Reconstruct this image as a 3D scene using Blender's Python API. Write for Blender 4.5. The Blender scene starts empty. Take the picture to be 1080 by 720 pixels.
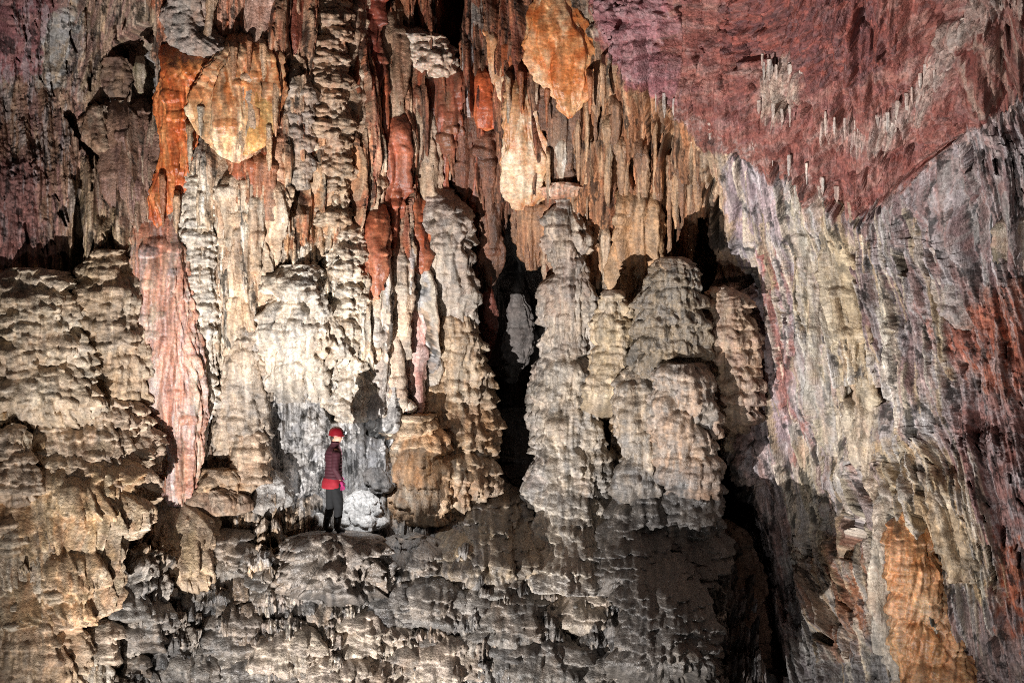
import bpy, math, random
import numpy as np
from mathutils import Vector

SC = bpy.context.scene
COL = SC.collection
CAM_Y, CAM_Z, PPM = -22.0, 3.3, 60.0        # camera stands 22 m from the recess; 60 px of the photo per metre there
rng = np.random.default_rng(7)
_T = np.random.default_rng(3).random((256, 256))


# ------------------------------------------------------------------ noise
_GC, _GS = np.cos(_T * 2 * np.pi), np.sin(_T * 2 * np.pi)


def vn(x, y):
    """gradient noise, about 0..1"""
    xi = np.floor(x).astype(np.int64); yi = np.floor(y).astype(np.int64)
    fx = x - xi; fy = y - yi
    u = fx * fx * fx * (fx * (fx * 6 - 15) + 10); v = fy * fy * fy * (fy * (fy * 6 - 15) + 10)
    x0 = xi & 255; x1 = (xi + 1) & 255; y0 = yi & 255; y1 = (yi + 1) & 255
    a = _GC[y0, x0] * fx + _GS[y0, x0] * fy
    b = _GC[y0, x1] * (fx - 1) + _GS[y0, x1] * fy
    c = _GC[y1, x0] * fx + _GS[y1, x0] * (fy - 1)
    d = _GC[y1, x1] * (fx - 1) + _GS[y1, x1] * (fy - 1)
    a = a + (b - a) * u; c = c + (d - c) * u
    return np.clip(.5 + .85 * (a + (c - a) * v), 0, 1)


def fbm(x, y, o=4, g=0.5):
    s = 0; a = 1; t = 0
    for k in range(o):
        s = s + a * vn(x + 17.3 * k, y + 9.1 * k); t += a; a *= g; x = x * 2.03 + .37; y = y * 2.03 + .21
    return s / t


def ridge(x, y, o=4):
    s = 0; a = 1; t = 0
    for k in range(o):
        s = s + a * (1 - np.abs(2 * vn(x + 31.7 * k, y + 5.3 * k) - 1)); t += a; a *= .5; x = x * 2.1; y = y * 2.1
    return s / t


def rgb(t):
    return np.array(t, float) / 255.0


def lin(c):
    c = np.clip(c, 0, 1)
    return np.where(c <= .04045, c / 12.92, ((c + .055) / 1.055) ** 2.4)


def at(px, py, y):
    """photo pixel at depth y -> world x, z (works on arrays)"""
    d = (y - CAM_Y) / -CAM_Y
    return (px - 540.0) / PPM * d, CAM_Z + (360.0 - py) / PPM * d


# ------------------------------------------------------------------ the big shape of the chamber wall: y at control points
CTRL = np.array([
 (-150,-100,-3.0),(0,0,-2.6),(0,200,-2.3),(0,360,-2.2),(0,500,-2.8),(0,720,-4),(-200,360,-3.8),(-200,850,-5),
 (150,0,-1.6),(70,100,-1.5),(135,90,-0.2),(210,120,-1.9),(260,130,-1.8),(150,300,-1.3),(190,480,-1.1),(110,420,-1.6),(165,480,-0.5),
 (85,260,-1.3),(330,100,-1.2),(330,300,-1.1),(345,480,0.3),(300,450,0.1),(250,560,-1.1),(345,562,-0.9),(385,560,-0.7),
 (420,100,-0.8),(420,300,-0.8),(405,480,0.0),(475,30,0.6),(480,200,0.6),(240,300,-1.3),
 (540,420,3.6),(540,350,3.2),(540,260,0.9),(540,510,2.9),(540,100,-0.5),(600,60,-1.4),(500,60,-0.2),
 (610,300,0.1),(610,480,0.1),(650,150,-0.7),(700,200,-0.6),(700,350,0.9),(745,290,1.3),(700,480,1.0),(645,400,1.2),(650,470,1.5),(755,500,1.8),(790,600,1.6),
 (720,60,-2.4),(800,100,-3.2),(880,215,-2.2),(900,100,-4.2),(900,0,-6.0),(1080,0,-7.5),(1080,150,-4.6),(900,-120,-8),(1250,-120,-10),
 (800,200,-0.9),(820,300,-0.9),(820,480,-0.9),(830,720,-1.6),(900,360,-1.8),(1000,360,-3.0),(1080,360,-4.2),(1080,600,-4.6),(1000,600,-3.4),(930,720,-3.2),
 (1280,400,-7),(1280,800,-7),(300,640,-2.2),(540,590,-0.8),(540,640,-2.0),(540,720,-2.5),(300,720,-2.7),(100,600,-3.2),
 (430,640,-1.8),(700,640,-1.6),(700,720,-2.1),(400,850,-3.4),(700,850,-3.0),(1000,850,-5)], float)


def _base_eval(px, py):
    px = np.asarray(px, float); py = np.asarray(py, float)
    num = 0; den = 0
    for cx, cy, v in CTRL:
        d2 = (px - cx) ** 2 + (py - cy) ** 2
        w = np.exp(-d2 / (2 * 62.0 ** 2)) + 2e-3 / (1 + d2 / 120.0 ** 2) ** 2
        num = num + w * v; den = den + w
    return num / den


_gx = np.arange(-160, 1241, 10.0); _gy = np.arange(-160, 881, 10.0)
_B = _base_eval(*np.meshgrid(_gx, _gy))


def base_y(px, py):
    u = np.clip((np.asarray(px, float) + 160) / 10, 0, len(_gx) - 1.001); v = np.clip((np.asarray(py, float) + 160) / 10, 0, len(_gy) - 1.001)
    i = u.astype(int); j = v.astype(int); fu = u - i; fv = v - j
    return (_B[j, i] * (1 - fu) + _B[j, i + 1] * fu) * (1 - fv) + (_B[j + 1, i] * (1 - fu) + _B[j + 1, i + 1] * fu) * fv


# ------------------------------------------------------------------ mesh building
def mesh_from_grid(name, V, C, mat, closed=False, parent=None, keep=None):
    """V (h,w,3) metres, C (h,w,3) albedo -> one mesh object"""
    h, w = V.shape[:2]
    idx = np.arange(h * w).reshape(h, w)
    if closed:
        nx = np.roll(idx, -1, axis=1)
        q = np.stack([idx[:-1], idx[1:], nx[1:], nx[:-1]], -1).reshape(-1, 4)
    else:
        q = np.stack([idx[:-1, :-1], idx[1:, :-1], idx[1:, 1:], idx[:-1, 1:]], -1)
        q = q[keep] if keep is not None else q.reshape(-1, 4)
    Vf = V.reshape(-1, 3); Cf = C.reshape(-1, 3)
    if keep is not None:
        used = np.zeros(h * w, bool); used[q.ravel()] = True
        re = np.cumsum(used) - 1
        q = re[q]; Vf = Vf[used]; Cf = Cf[used]
    me = bpy.data.meshes.new(name)
    n = len(Vf); m = len(q)
    me.vertices.add(n); me.vertices.foreach_set('co', Vf.astype(np.float32).ravel())
    me.loops.add(m * 4); me.loops.foreach_set('vertex_index', q.astype(np.int32).ravel())
    me.polygons.add(m); me.polygons.foreach_set('loop_start', np.arange(0, m * 4, 4, dtype=np.int32))
    a = me.attributes.new('Col', 'FLOAT_COLOR', 'POINT')
    a.data.foreach_set('color', np.concatenate([lin(Cf), np.ones((n, 1))], 1).astype(np.float32).ravel())
    me.update(calc_edges=True)
    me.materials.append(mat)
    o = bpy.data.objects.new(name, me); COL.objects.link(o)
    if parent: o.parent = parent
    return o


def tag(o, label, cat, group=None):
    o['label'] = label; o['category'] = cat
    if group: o['group'] = group
    return o


# ------------------------------------------------------------------ rock relief: dripstone bells, icicle ribs, lumps and pits stamped into a map
class Relief:
    def __init__(s, x0, y0, w, h, st, wrap=False):
        s.x0, s.y0, s.st = x0, y0, st
        s.h, s.w = h, w
        s.L = [np.zeros((h, w), np.float32) for _ in range(3)]
        s.C = np.zeros((h, w, 3), np.float32)
        s.N = np.zeros((h, w), np.float32)
        s.xs = x0 + np.arange(w) * st; s.ys = y0 + np.arange(h) * st

    def grid(s):
        return np.meshgrid(s.xs, s.ys)

    def win(s, xa, xb, ya, yb):
        i0 = max(0, int((xa - s.x0) / s.st)); i1 = min(s.w, int((xb - s.x0) / s.st) + 2)
        sy = s.ys[1] - s.ys[0]
        j0 = max(0, int((ya - s.y0) / sy)); j1 = min(s.h, int((yb - s.y0) / sy) + 2)
        if i1 - i0 < 2 or j1 - j0 < 2: return None
        return slice(j0, j1), slice(i0, i1)

    def put(s, k, W, val, col, a):
        L = s.L[k][W]; m = val > L
        L[m] = val[m]
        if a > 0:
            c = s.C[W]; mm = m & (val > val.max() * .12)
            c[mm] = c[mm] * (1 - a) + np.asarray(col, np.float32) * a

    def dome(s, k, cx, cy, w, ln, R, col, a, lean=0.):
        W = s.win(cx - w, cx + w, cy - 2, cy + ln * 1.1 + w * .5)
        if W is None: return
        X, Y = np.meshgrid(s.xs[W[1]], s.ys[W[0]])
        q = (X - cx) / w; pr = np.sqrt(np.clip(1 - q * q, 0, 1))
        ph = rng.random() * 200
        fr = vn(X * .33 + ph, Y * .015 + ph); fr2 = vn(X * .62 + ph, Y * .02)
        top = cy + .55 * w * (1 - pr) + .35 * w * (vn(X * .12 + ph, ph + 0 * X) - .5)
        bot = cy + ln * (.74 + .30 * fr) * (.55 + .45 * pr) + .5 * w * (1 - pr)
        t = np.clip((Y - top) / (.30 * ln), 0, 1)
        rise = np.sqrt(np.clip(1 - (1 - t) ** 2, 0, 1))
        below = np.clip((bot - Y) / (.10 * ln + 1.2), 0, 1)
        face = np.clip((Y - top) / ln, 0, 1)
        val = R * pr ** .7 * rise * below ** .6 * (.80 + .22 * fr * t + .26 * fr2 * t + .12 * face)
        s.put(k, W, val.astype(np.float32), col, a)

    def rib(s, k, cx, cy, w, ln, R, col, a, lean=0.):
        e = abs(lean) * ln
        W = s.win(cx - w - e, cx + w + e, cy, cy + ln)
        if W is None: return
        X, Y = np.meshgrid(s.xs[W[1]], s.ys[W[0]])
        t = (Y - cy) / ln; ph = rng.random() * 200
        wy = w * np.where(t < .55, 1, 1 - .85 * np.clip((t - .55) / .45, 0, 1) ** 1.3) * (.86 + .28 * vn(Y * .03 + ph, ph + 0 * Y))
        q = (X - cx - lean * (Y - cy) - 2.2 * w * .25 * (vn(Y * .03 + ph, 3. + 0 * Y) - .5)) / wy
        val = R * np.sqrt(np.clip(1 - q * q, 0, 1)) * np.clip(t / .2, 0, 1) ** .5 * np.clip((1 - t) / .03, 0, 1) * (.9 + .2 * vn(Y * .04 + ph, X * .1))
        s.put(k, W, val.astype(np.float32), col, a)

    def lump(s, k, cx, cy, w, ln, R, col, a, lean=0.):
        W = s.win(cx - w, cx + w, cy - ln, cy + ln)
        if W is None: return
        X, Y = np.meshgrid(s.xs[W[1]], s.ys[W[0]]); ph = rng.random() * 200
        d = ((X - cx + w * .5 * (vn(Y * .1 + ph, X * .1) - .5)) / w) ** 2 + ((Y - cy) / ln) ** 2
        val = R * np.sqrt(np.clip(1 - d, 0, 1)) * (.75 + .4 * vn(X * .2 + ph, Y * .2))
        s.put(k, W, val.astype(np.float32), col, a)

    def hole(s, pts, w, depth, col=None):
        """a crack or hollow along a polyline; pts (x,y,half width scale)"""
        for (xa, ya, wa), (xb, yb, wb) in zip(pts[:-1], pts[1:]):
            m = max(wa, wb) * w + 6
            W = s.win(min(xa, xb) - m, max(xa, xb) + m, min(ya, yb) - m, max(ya, yb) + m)
            if W is None: continue
            X, Y = np.meshgrid(s.xs[W[1]], s.ys[W[0]])
            dx, dy = xb - xa, yb - ya; l2 = dx * dx + dy * dy + 1e-6
            t = np.clip(((X - xa) * dx + (Y - ya) * dy) / l2, 0, 1)
            ww = (wa + (wb - wa) * t) * w * (.6 + .8 * fbm(X * .08, Y * .05, 3))
            d = np.sqrt((X - xa - dx * t) ** 2 + (Y - ya - dy * t) ** 2) / np.maximum(ww, .5)
            v = -depth * np.clip((1.25 - d) / .6, 0, 1)
            s.N[W] = np.minimum(s.N[W], v)

    def fill(s, layers, pal, area_px, sampler, tint=.5, lean=0.):
        for (kind, k, cover, w0, w1, l0, l1, r) in layers:
            n = int(cover * area_px / (((w0 + w1) * .5) * 2 * (l0 + l1) * .5 * (2 if kind == 'lump' else 1)))
            pts = sampler(n)
            sizes = rng.random(len(pts)) ** 1.6
            for (x, y), z in zip(pts, sizes):
                w = w0 + (w1 - w0) * z; ln = l0 + (l1 - l0) * (z * .6 + rng.random() * .4)
                c = pal[rng.integers(len(pal))] * (.85 + .3 * rng.random())
                getattr(s, kind)(k, x, y - (ln * .5 if kind != 'lump' else 0), w, ln, r * w, c, tint, lean)

    def height(s):
        return s.L[0] + s.L[1] + s.L[2] + s.N


def pal_mix(pal, X, Y, sx, sy, seed=0., g=.5):
    """patchy blend of the palette colours by noise stretched along the drip direction"""
    n = len(pal)
    C = np.zeros(X.shape + (3,)); Wt = np.zeros(X.shape)
    for i, p in enumerate(pal):
        w = np.clip(fbm(X / sx + 41 * i + seed, Y / sy + 23 * i + seed, 4, .6) - .30, 0.01, 1) ** 4
        C += w[..., None] * p; Wt += w
    return C / Wt[..., None]


# ------------------------------------------------------------------ a formation: an upright body swept down a line of widths
WALL = None
STYLES = {
 'knob':  dict(layers=[('dome', 0, 1.6, 5, 15, 6, 22, .5), ('lump', 1, 2.4, 1.4, 4.2, 1.2, 4.0, .7), ('rib', 2, .8, 1, 2, 5, 14, .7)], f=2.0, fl=.6),
 'tier':  dict(layers=[('dome', 0, .8, 5, 13, 10, 24, .7), ('dome', 1, 1.6, 2.5, 7, 6, 15, .7), ('rib', 2, 2.2, .9, 1.9, 10, 34, 1.5)], f=1.2, fl=.8),
 'disc':  dict(layers=[('dome', 0, 2.6, 20, 44, 10, 17, .22), ('rib', 1, 2.4, .9, 2, 5, 13, .9)], f=1.0, fl=.8),
 'mound': dict(layers=[('dome', 0, .8, 5, 13, 10, 24, .7), ('dome', 1, 1.6, 2.5, 7, 6, 15, .7), ('rib', 2, 2.2, .9, 1.9, 10, 32, 1.5)], f=1.4, fl=.8),
 'flute': dict(layers=[('rib', 0, 1.3, 3, 7, 40, 130, 1.5), ('rib', 1, 1.6, 1.1, 2.6, 15, 70, 1.5), ('dome', 2, .25, 4, 9, 8, 16, .5)], f=.9, fl=1.4),
 'curtain': dict(layers=[('dome', 0, 1.3, 12, 34, 30, 60, .35), ('rib', 1, 2.4, 1.3, 3.4, 18, 60, 1.1), ('rib', 2, 1.2, .9, 2, 8, 24, .7)], f=.9, fl=1.2),
 'blade': dict(layers=[('rib', 0, 1.3, 4, 10, 40, 110, .4), ('lump', 1, .4, 6, 14, 8, 20, .12)], f=2.4, fl=.5),
 'rock':  dict(layers=[('lump', 0, 1.6, 5, 16, 4, 14, .38), ('lump', 1, 1.4, 2, 5, 2, 5, .45)], f=3.0, fl=0.),
 'bell': dict(layers=[('rib', 1, 1.6, 1.6, 3.6, 14, 40, 1.3), ('rib', 2, 2.0, .9, 1.8, 8, 28, 1.6)], f=1.6, fl=1.4),
 'spike': dict(layers=[('rib', 0, 1.6, 1.2, 3, 10, 40, .5)], f=.8, fl=.6),
}


def smooth_rows(rows, ys):
    r = np.array(rows, float)
    out = []
    for k in (1, 2):
        # monotone-ish cubic through the rows
        y, v = r[:, 0], r[:, k]
        d = np.gradient(v, y) if len(y) > 2 else np.full(len(y), (v[-1] - v[0]) / (y[-1] - y[0]))
        i = np.clip(np.searchsorted(y, ys) - 1, 0, len(y) - 2)
        hh = y[i + 1] - y[i]; t = (ys - y[i]) / hh
        out.append((2 * t**3 - 3 * t**2 + 1) * v[i] + (t**3 - 2 * t**2 + t) * hh * d[i] * .6 + (-2 * t**3 + 3 * t**2) * v[i + 1] + (t**3 - t**2) * hh * d[i + 1] * .6)
    return out


def formation(name, rows, pal, style, mat, off=.3, ratio=.8, amp=1., tint=.45, sx=14., sy=45., grad=None, st=.9, parent=None, ymode='row', edge=3., lean=0., share=.3, bells=1., embed=None, attach=True, lobes=.26):
    if embed is None: embed = 'bottom' if name in ('stalagmite', 'flowstone_mound', 'flowstone_boss', 'rock_slab') else ('none' if name in ('boulder', 'rock_lump', 'hanging_rock') else 'top')
    y0, y1 = rows[0][0], rows[-1][0]
    h = max(8, int((y1 - y0) / st)); ys = np.linspace(y0, y1, h)
    xl, xr = smooth_rows(rows, ys)
    seed = rng.random() * 90
    rx = np.maximum((xr - xl) / 2, .5); cx = (xl + xr) / 2
    wig = edge * 2 * (fbm(ys / 55 + seed, seed + 0 * ys, 2) - .5); wig2 = edge * 2 * (fbm(ys / 70 + seed, seed + 50 + 0 * ys, 2) - .5)
    cx = cx + wig * np.minimum(1, rx / 6); rx = rx * (1 + np.clip(wig2 / np.maximum(rx, 3), -.3, .3))
    rm = rx.max()
    nf = max(14, int(math.pi * rm * max(.6, (1 + ratio) / 2) / st)); nb = max(8, nf // 4)
    th = np.concatenate([np.linspace(-math.pi * .55, math.pi * .55, nf), np.linspace(math.pi * .55, math.pi * 1.45, nb + 2)[1:-1]])
    w = len(th)
    # the relief map runs in true width, so drip lines stay upright where the body narrows
    c0 = float(cx.mean()); aw = (1 + min(ratio, 1)) / 2 * math.pi * .55
    smin = float((cx - c0 - rx * aw).min()) - 1; smax = float((cx - c0 + rx * aw).max()) + 1
    mw = max(14, int((smax - smin) / st))
    R = Relief(smin, y0, mw, h, st); R.xs = np.linspace(smin, smax, mw); R.st = R.xs[1] - R.xs[0]; R.ys = ys
    P_ = [rgb(p) for p in pal]
    X, Y = np.meshgrid(R.xs, ys)
    C = pal_mix(P_, X, Y, sx, sy, seed)
    if grad:
        gy = [g[0] for g in grad]
        G = np.stack([np.interp(ys + 0, gy, [g[1][k] / 255 for g in grad]) for k in range(3)], -1)
        C = .4 * C + .6 * G[:, None, :]
    R.C = C.astype(np.float32)
    S = STYLES[style]
    area = (R.xs[-1] - R.xs[0]) * (y1 - y0)
    def samp(n): return np.stack([R.xs[0] + rng.random(n) * (R.xs[-1] - R.xs[0]), y0 - 6 + rng.random(n) * (y1 - y0 + 6)], -1)
    R.fill(S['layers'], P_, area, samp, tint, lean)
    if style in ('tier', 'mound') and bells:                            # the big bells of the stack, each stepping out beyond the one above
        yb = y0 - 4 + rng.random() * 8
        while yb < y1:
            stp = (15 + rng.random() * 15) * bells; rl = float(np.interp(yb + stp * .5, ys, rx))
            n_ = max(1, int(round(rl / 8))); q0 = rng.random() - .5
            for b in range(n_):
                wb = rl * (1.1 if n_ == 1 else 1.7 / n_) * (.55 + .8 * rng.random()); cb_ = float(np.interp(yb, ys, cx)) - c0 + ((b + .5) / n_ - .5) * 2.3 * rl + q0 * 1.2 * rl / n_ + rng.normal() * 3
                R.dome(0, cb_, yb + rng.normal() * stp * .45, wb, min(stp * 2.3, wb * 4.2) * (.7 + .6 * rng.random()), min(.85 * wb, 13), P_[rng.integers(len(P_))], .3)
            yb += stp
    if style == 'disc':
        yb = y0 + 3
        while yb < y1:
            rl = float(np.interp(yb, ys, rx)); stp = 8 + rng.random() * 6
            R.dome(0, float(np.interp(yb, ys, cx)) - c0 + rng.normal() * rl * .2, yb, rl * (1.1 + .4 * rng.random()), stp * 1.05, 4.5, P_[rng.integers(len(P_))], .2)
            yb += stp
    H = R.height() * amp + S['f'] * 1.7 * (fbm(X / 6 + seed, Y / (12. if style in ('rock', 'knob') else 48.), 4, .6) - .5) + .9 * (fbm(X / 2.2 + seed, Y / 3.6, 2) - .5)
    if S['fl']:
        H = H + S['fl'] * 2.6 * (fbm(X / 2.2 + seed, Y / 46, 3) - .5)
        st_ = fbm(X / 2.1 + seed, Y / 60 + seed, 3)
        R.C *= ((.84 + .32 * st_) if style == 'blade' else (.5 + 1.0 * st_))[..., None]
    R.C *= (.78 + .44 * fbm(X / 2.4 + seed, Y / 3, 3, .7))[..., None]
    S_ = (cx - c0)[:, None] + (rx * aw)[:, None] * np.linspace(-1, 1, nf)[None]
    fi = np.clip((S_ - smin) / (smax - smin) * (mw - 1), 0, mw - 1.001); i0 = fi.astype(int); fr_ = fi - i0; jj = np.arange(h)[:, None]
    H = H[jj, i0] * (1 - fr_) + H[jj, i0 + 1] * fr_
    R.C = R.C[jj, i0] * (1 - fr_[..., None]) + R.C[jj, i0 + 1] * fr_[..., None]
    if WALL is not None:                                                # stains run on from the wall behind
        pxs = cx[:, None] + rx[:, None] * np.sin(th[:nf])[None]; pys = np.repeat(ys[:, None], nf, 1)
        i = np.clip(((pxs - WALL.x0) / WALL.st).astype(int), 0, WALL.w - 1); j = np.clip(((pys - WALL.y0) / WALL.st).astype(int), 0, WALL.h - 1)
        sh_ = .08 if style == 'blade' else share
        R.C = R.C * (1 - sh_) + WALL.C[j, i] * sh_
    # limit relief where the body is thin
    H = H * np.clip(rx / 7, .12, 1)[:, None]
    Hf = np.zeros((h, w)); Hf[:, :nf] = H
    Hf[:, nf:] = H[:, -1:] + (H[:, :1] - H[:, -1:]) * np.linspace(0, 1, nb + 2)[1:-1][None]
    Cf = np.zeros((h, w, 3)); Cf[:, :nf] = R.C
    Cf[:, nf:] = R.C[:, -1:] * .5 + R.C[:, :1] * .5
    if ymode == 'row': yc = base_y(cx, ys)
    else: yc = np.full(h, float(base_y(cx.mean(), (y0 + y1) / 2)))
    k = np.ones(9) / 9
    tt = (ys - y0) / (y1 - y0)
    e = np.clip(1 - (tt if embed == 'top' else 1 - tt) / .25, 0, 1) ** 2 if embed != 'none' else 0 * tt
    if attach:                                                       # grown onto the wall: its axis lies behind the wall face
        off = .45 * off - .22 * np.convolve(np.pad(np.minimum(rx * ratio, 40), 4, mode='edge'), k, 'valid') / PPM
    yc = np.convolve(np.pad(yc, 4, mode='edge'), k, 'valid') - off + e * (off + np.minimum(rx * ratio, 60) / PPM + .12)
    d = (yc - CAM_Y) / -CAM_Y                                        # metres per pixel grow with distance
    TH, YY = np.meshgrid(th, ys)
    lob = 1 + lobes * 2 * (fbm(2.2 * np.sin(TH) + seed, 2.2 * np.cos(TH) + YY / 55 + seed, 3) - .5) * np.clip(rx / 8, 0, 1)[:, None]
    side = np.where(np.sin(TH) > 0, 0., 77.)
    lob = lob * (1 + np.abs(np.sin(TH)) ** 6 * np.clip(3.4 * 2 * (fbm(YY / 11 + seed, side + seed, 3, .6) - .5) / np.maximum(rx, 5)[:, None], -.35, .35))
    r = rx[:, None] * lob + Hf
    ry = np.maximum(rx * ratio, 1.2)[:, None] * lob + Hf
    X0, Z0 = at(cx, ys, yc)
    V = np.stack([X0[:, None] + r * np.sin(th)[None] / PPM * d[:, None],
                  yc[:, None] - ry * np.cos(th)[None] / PPM * d[:, None],
                  np.repeat(Z0[:, None], w, 1) + (Hf * -.15) / PPM], -1)
    # close both ends with a few uneven rings
    def cap(ring):
        c = ring.mean(0, keepdims=True); out = []
        for q in (.12, .3, .5, .7, .86, .97):
            p = ring * (1 - q) + c * q
            p[:, 2] += .12 * (fbm(p[:, 0] * 5 + seed, p[:, 1] * 5, 4, .6) - .5) * min(1, q * 4)
            out.append(p)
        return np.array(out)
    def capc(P3):
        return pal_mix(P_, P3[..., 0], P3[..., 1], .25, .25, seed) * (.75 + .5 * fbm(P3[..., 0] * 14, P3[..., 1] * 14, 3))[..., None]
    ct, cb = cap(V[0])[::-1], cap(V[-1])
    V = np.concatenate([ct, V, cb]); Cf = np.concatenate([capc(ct), Cf, capc(cb)])
    # origin at the foot of the thing
    org = Vector((float(X0[-1]), float(yc[-1]), float(Z0[-1])))
    o = mesh_from_grid(name, V - np.array(org), Cf, mat, closed=True, parent=parent)
    o.location = org
    return o
# ------------------------------------------------------------------ materials
def rock_material(name, rough=.62, bump=.55, spec=.35, wet=0., drip=.16):
    m = bpy.data.materials.new(name); m.use_nodes = True
    nt = m.node_tree; N = nt.nodes; L = nt.links
    b = N['Principled BSDF']
    at_ = N.new('ShaderNodeAttribute'); at_.attribute_name = 'Col'
    geo = N.new('ShaderNodeNewGeometry')
    def noise(scale, det, sc=(1, 1, 1), rg=.6):
        mp = N.new('ShaderNodeMapping'); mp.inputs['Scale'].default_value = sc
        L.new(geo.outputs['Position'], mp.inputs['Vector'])
        n = N.new('ShaderNodeTexNoise'); n.inputs['Scale'].default_value = scale
        n.inputs['Detail'].default_value = det; n.inputs['Roughness'].default_value = rg
        L.new(mp.outputs[0], n.inputs['Vector']); return n.outputs['Fac']
    fine = noise(20, 7, rg=.75); streak = noise(15, 4, (1, 1, drip)); patch = noise(2.2, 5, rg=.65)
    def rng_(v, a, b2, lo=.3, hi=.7):
        r = N.new('ShaderNodeMapRange'); r.inputs['From Min'].default_value = lo; r.inputs['From Max'].default_value = hi
        r.inputs['To Min'].default_value = a; r.inputs['To Max'].default_value = b2
        L.new(v, r.inputs['Value']); return r.outputs['Result']
    def mul(a, c):
        q = N.new('ShaderNodeMath'); q.operation = 'MULTIPLY'; L.new(a, q.inputs[0])
        if isinstance(c, float): q.inputs[1].default_value = c
        else: L.new(c, q.inputs[1])
        return q.outputs[0]
    k = mul(mul(rng_(fine, .5, 1.4), rng_(streak, .82, 1.16)), rng_(patch, .84, 1.12))
    vm = N.new('ShaderNodeVectorMath'); vm.operation = 'SCALE'
    L.new(at_.outputs['Color'], vm.inputs[0]); L.new(k, vm.inputs['Scale'])
    L.new(vm.outputs[0], b.inputs['Base Color'])
    L.new(rng_(patch, rough - .14 - wet, rough + .12), b.inputs['Roughness'])
    b.inputs['Specular IOR Level'].default_value = spec
    h = N.new('ShaderNodeMath'); h.operation = 'ADD'
    L.new(mul(noise(24, 5, rg=.7), .8), h.inputs[0]); L.new(mul(noise(30, 3, (1, 1, drip)), .7), h.inputs[1])
    bp = N.new('ShaderNodeBump'); bp.inputs['Strength'].default_value = bump; bp.inputs['Distance'].default_value = .085
    L.new(h.outputs[0], bp.inputs['Height']); L.new(bp.outputs[0], b.inputs['Normal'])
    if name.startswith('calcite'):
        b.inputs['Subsurface Weight'].default_value = .2; b.inputs['Subsurface Scale'].default_value = .06
    return m


def plain(name, col, rough=.7, emit=0., bump=0., scale=40.):
    m = bpy.data.materials.new(name); m.use_nodes = True
    nt = m.node_tree; N = nt.nodes; L = nt.links; b = N['Principled BSDF']
    c = lin(rgb(col))
    n = N.new('ShaderNodeTexNoise'); n.inputs['Scale'].default_value = scale; n.inputs['Detail'].default_value = 4
    r = N.new('ShaderNodeMix'); r.data_type = 'RGBA'
    r.inputs['A'].default_value = (*(c * .75), 1); r.inputs['B'].default_value = (*np.clip(c * 1.2, 0, 1), 1)
    L.new(n.outputs['Fac'], r.inputs['Factor']); L.new(r.outputs['Result'], b.inputs['Base Color'])
    b.inputs['Roughness'].default_value = rough
    if bump:
        bp = N.new('ShaderNodeBump'); bp.inputs['Strength'].default_value = bump; bp.inputs['Distance'].default_value = .01
        L.new(n.outputs['Fac'], bp.inputs['Height']); L.new(bp.outputs[0], b.inputs['Normal'])
    if emit:
        b.inputs['Emission Color'].default_value = (1, 1, 1, 1); b.inputs['Emission Strength'].default_value = emit
    return m


M_WALL = rock_material('cave_rock')
M_CEIL = rock_material('bare_red_rock', drip=1., bump=.6)
M_FLOW = rock_material('flowstone', rough=.42, bump=.5, spec=.5)
M_WET = rock_material('wet_flowstone', rough=.36, bump=.55, spec=.5, wet=.1)
M_CALC = rock_material('calcite_drapery', rough=.42, bump=.22, spec=.45)

# ------------------------------------------------------------------ colours (albedo, sRGB)
CREAM = (204, 188, 166); PALE = (216, 206, 192); TAN = (174, 148, 120); BEIGE = (174, 154, 134); GREY = (146, 141, 137); LGREY = (176, 171, 165)
BROWN = (120, 90, 70); DBROWN = (82, 60, 48); RUST = (156, 88, 58); ORANGE = (206, 112, 52); RED = (134, 72, 54); BRICK = (116, 70, 62)
MAUVE = (142, 106, 100); LAV = (164, 147, 146); PINK = (190, 134, 116); YELL = (184, 160, 124); MUD = (95, 92, 90); DGREY = (60, 59, 59); SALMON = (200, 120, 92); BLUEG = (160, 162, 170)

# ------------------------------------------------------------------ the chamber wall: one displaced sheet, zone by zone
ST = .9
WX0, WY0, WX1, WY1 = -110, -110, 1190, 830
ww = int((WX1 - WX0) / ST); wh = int((WY1 - WY0) / ST)
W = Relief(WX0, WY0, ww, wh, ST)
GX, GY = W.grid()
warp_x = 34 * (fbm(GX / 30 + 5, GY / 40 + 9, 4) - .5); warp_y = 40 * (fbm(GX / 34 + 55, GY / 44 + 29, 4) - .5)
warp_y += 46 * (fbm(GX / 5.5, GY / 160, 3) - .5)
F_AMP = np.full((wh, ww), 2.5, np.float32)


def inside(poly, X, Y):
    r = np.zeros(X.shape, bool); n = len(poly)
    for i in range(n):
        x1, y1 = poly[i]; x2, y2 = poly[(i + 1) % n]
        if y1 == y2: continue
        c = ((y1 > Y) != (y2 > Y)) & (X < (x2 - x1) * (Y - y1) / (y2 - y1) + x1)
        r ^= c
    return r


def blur(M, k):
    for ax in (0, 1):
        for _ in range(2):
            p = [(0, 0), (0, 0)]; p[ax] = (k + 1, k)
            c = np.cumsum(np.pad(M, p, mode='edge'), axis=ax)
            n = M.shape[ax]
            M = (np.take(c, np.arange(2 * k + 1, 2 * k + 1 + n), axis=ax) - np.take(c, np.arange(0, n), axis=ax)) / (2 * k + 1)
    return M


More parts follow.
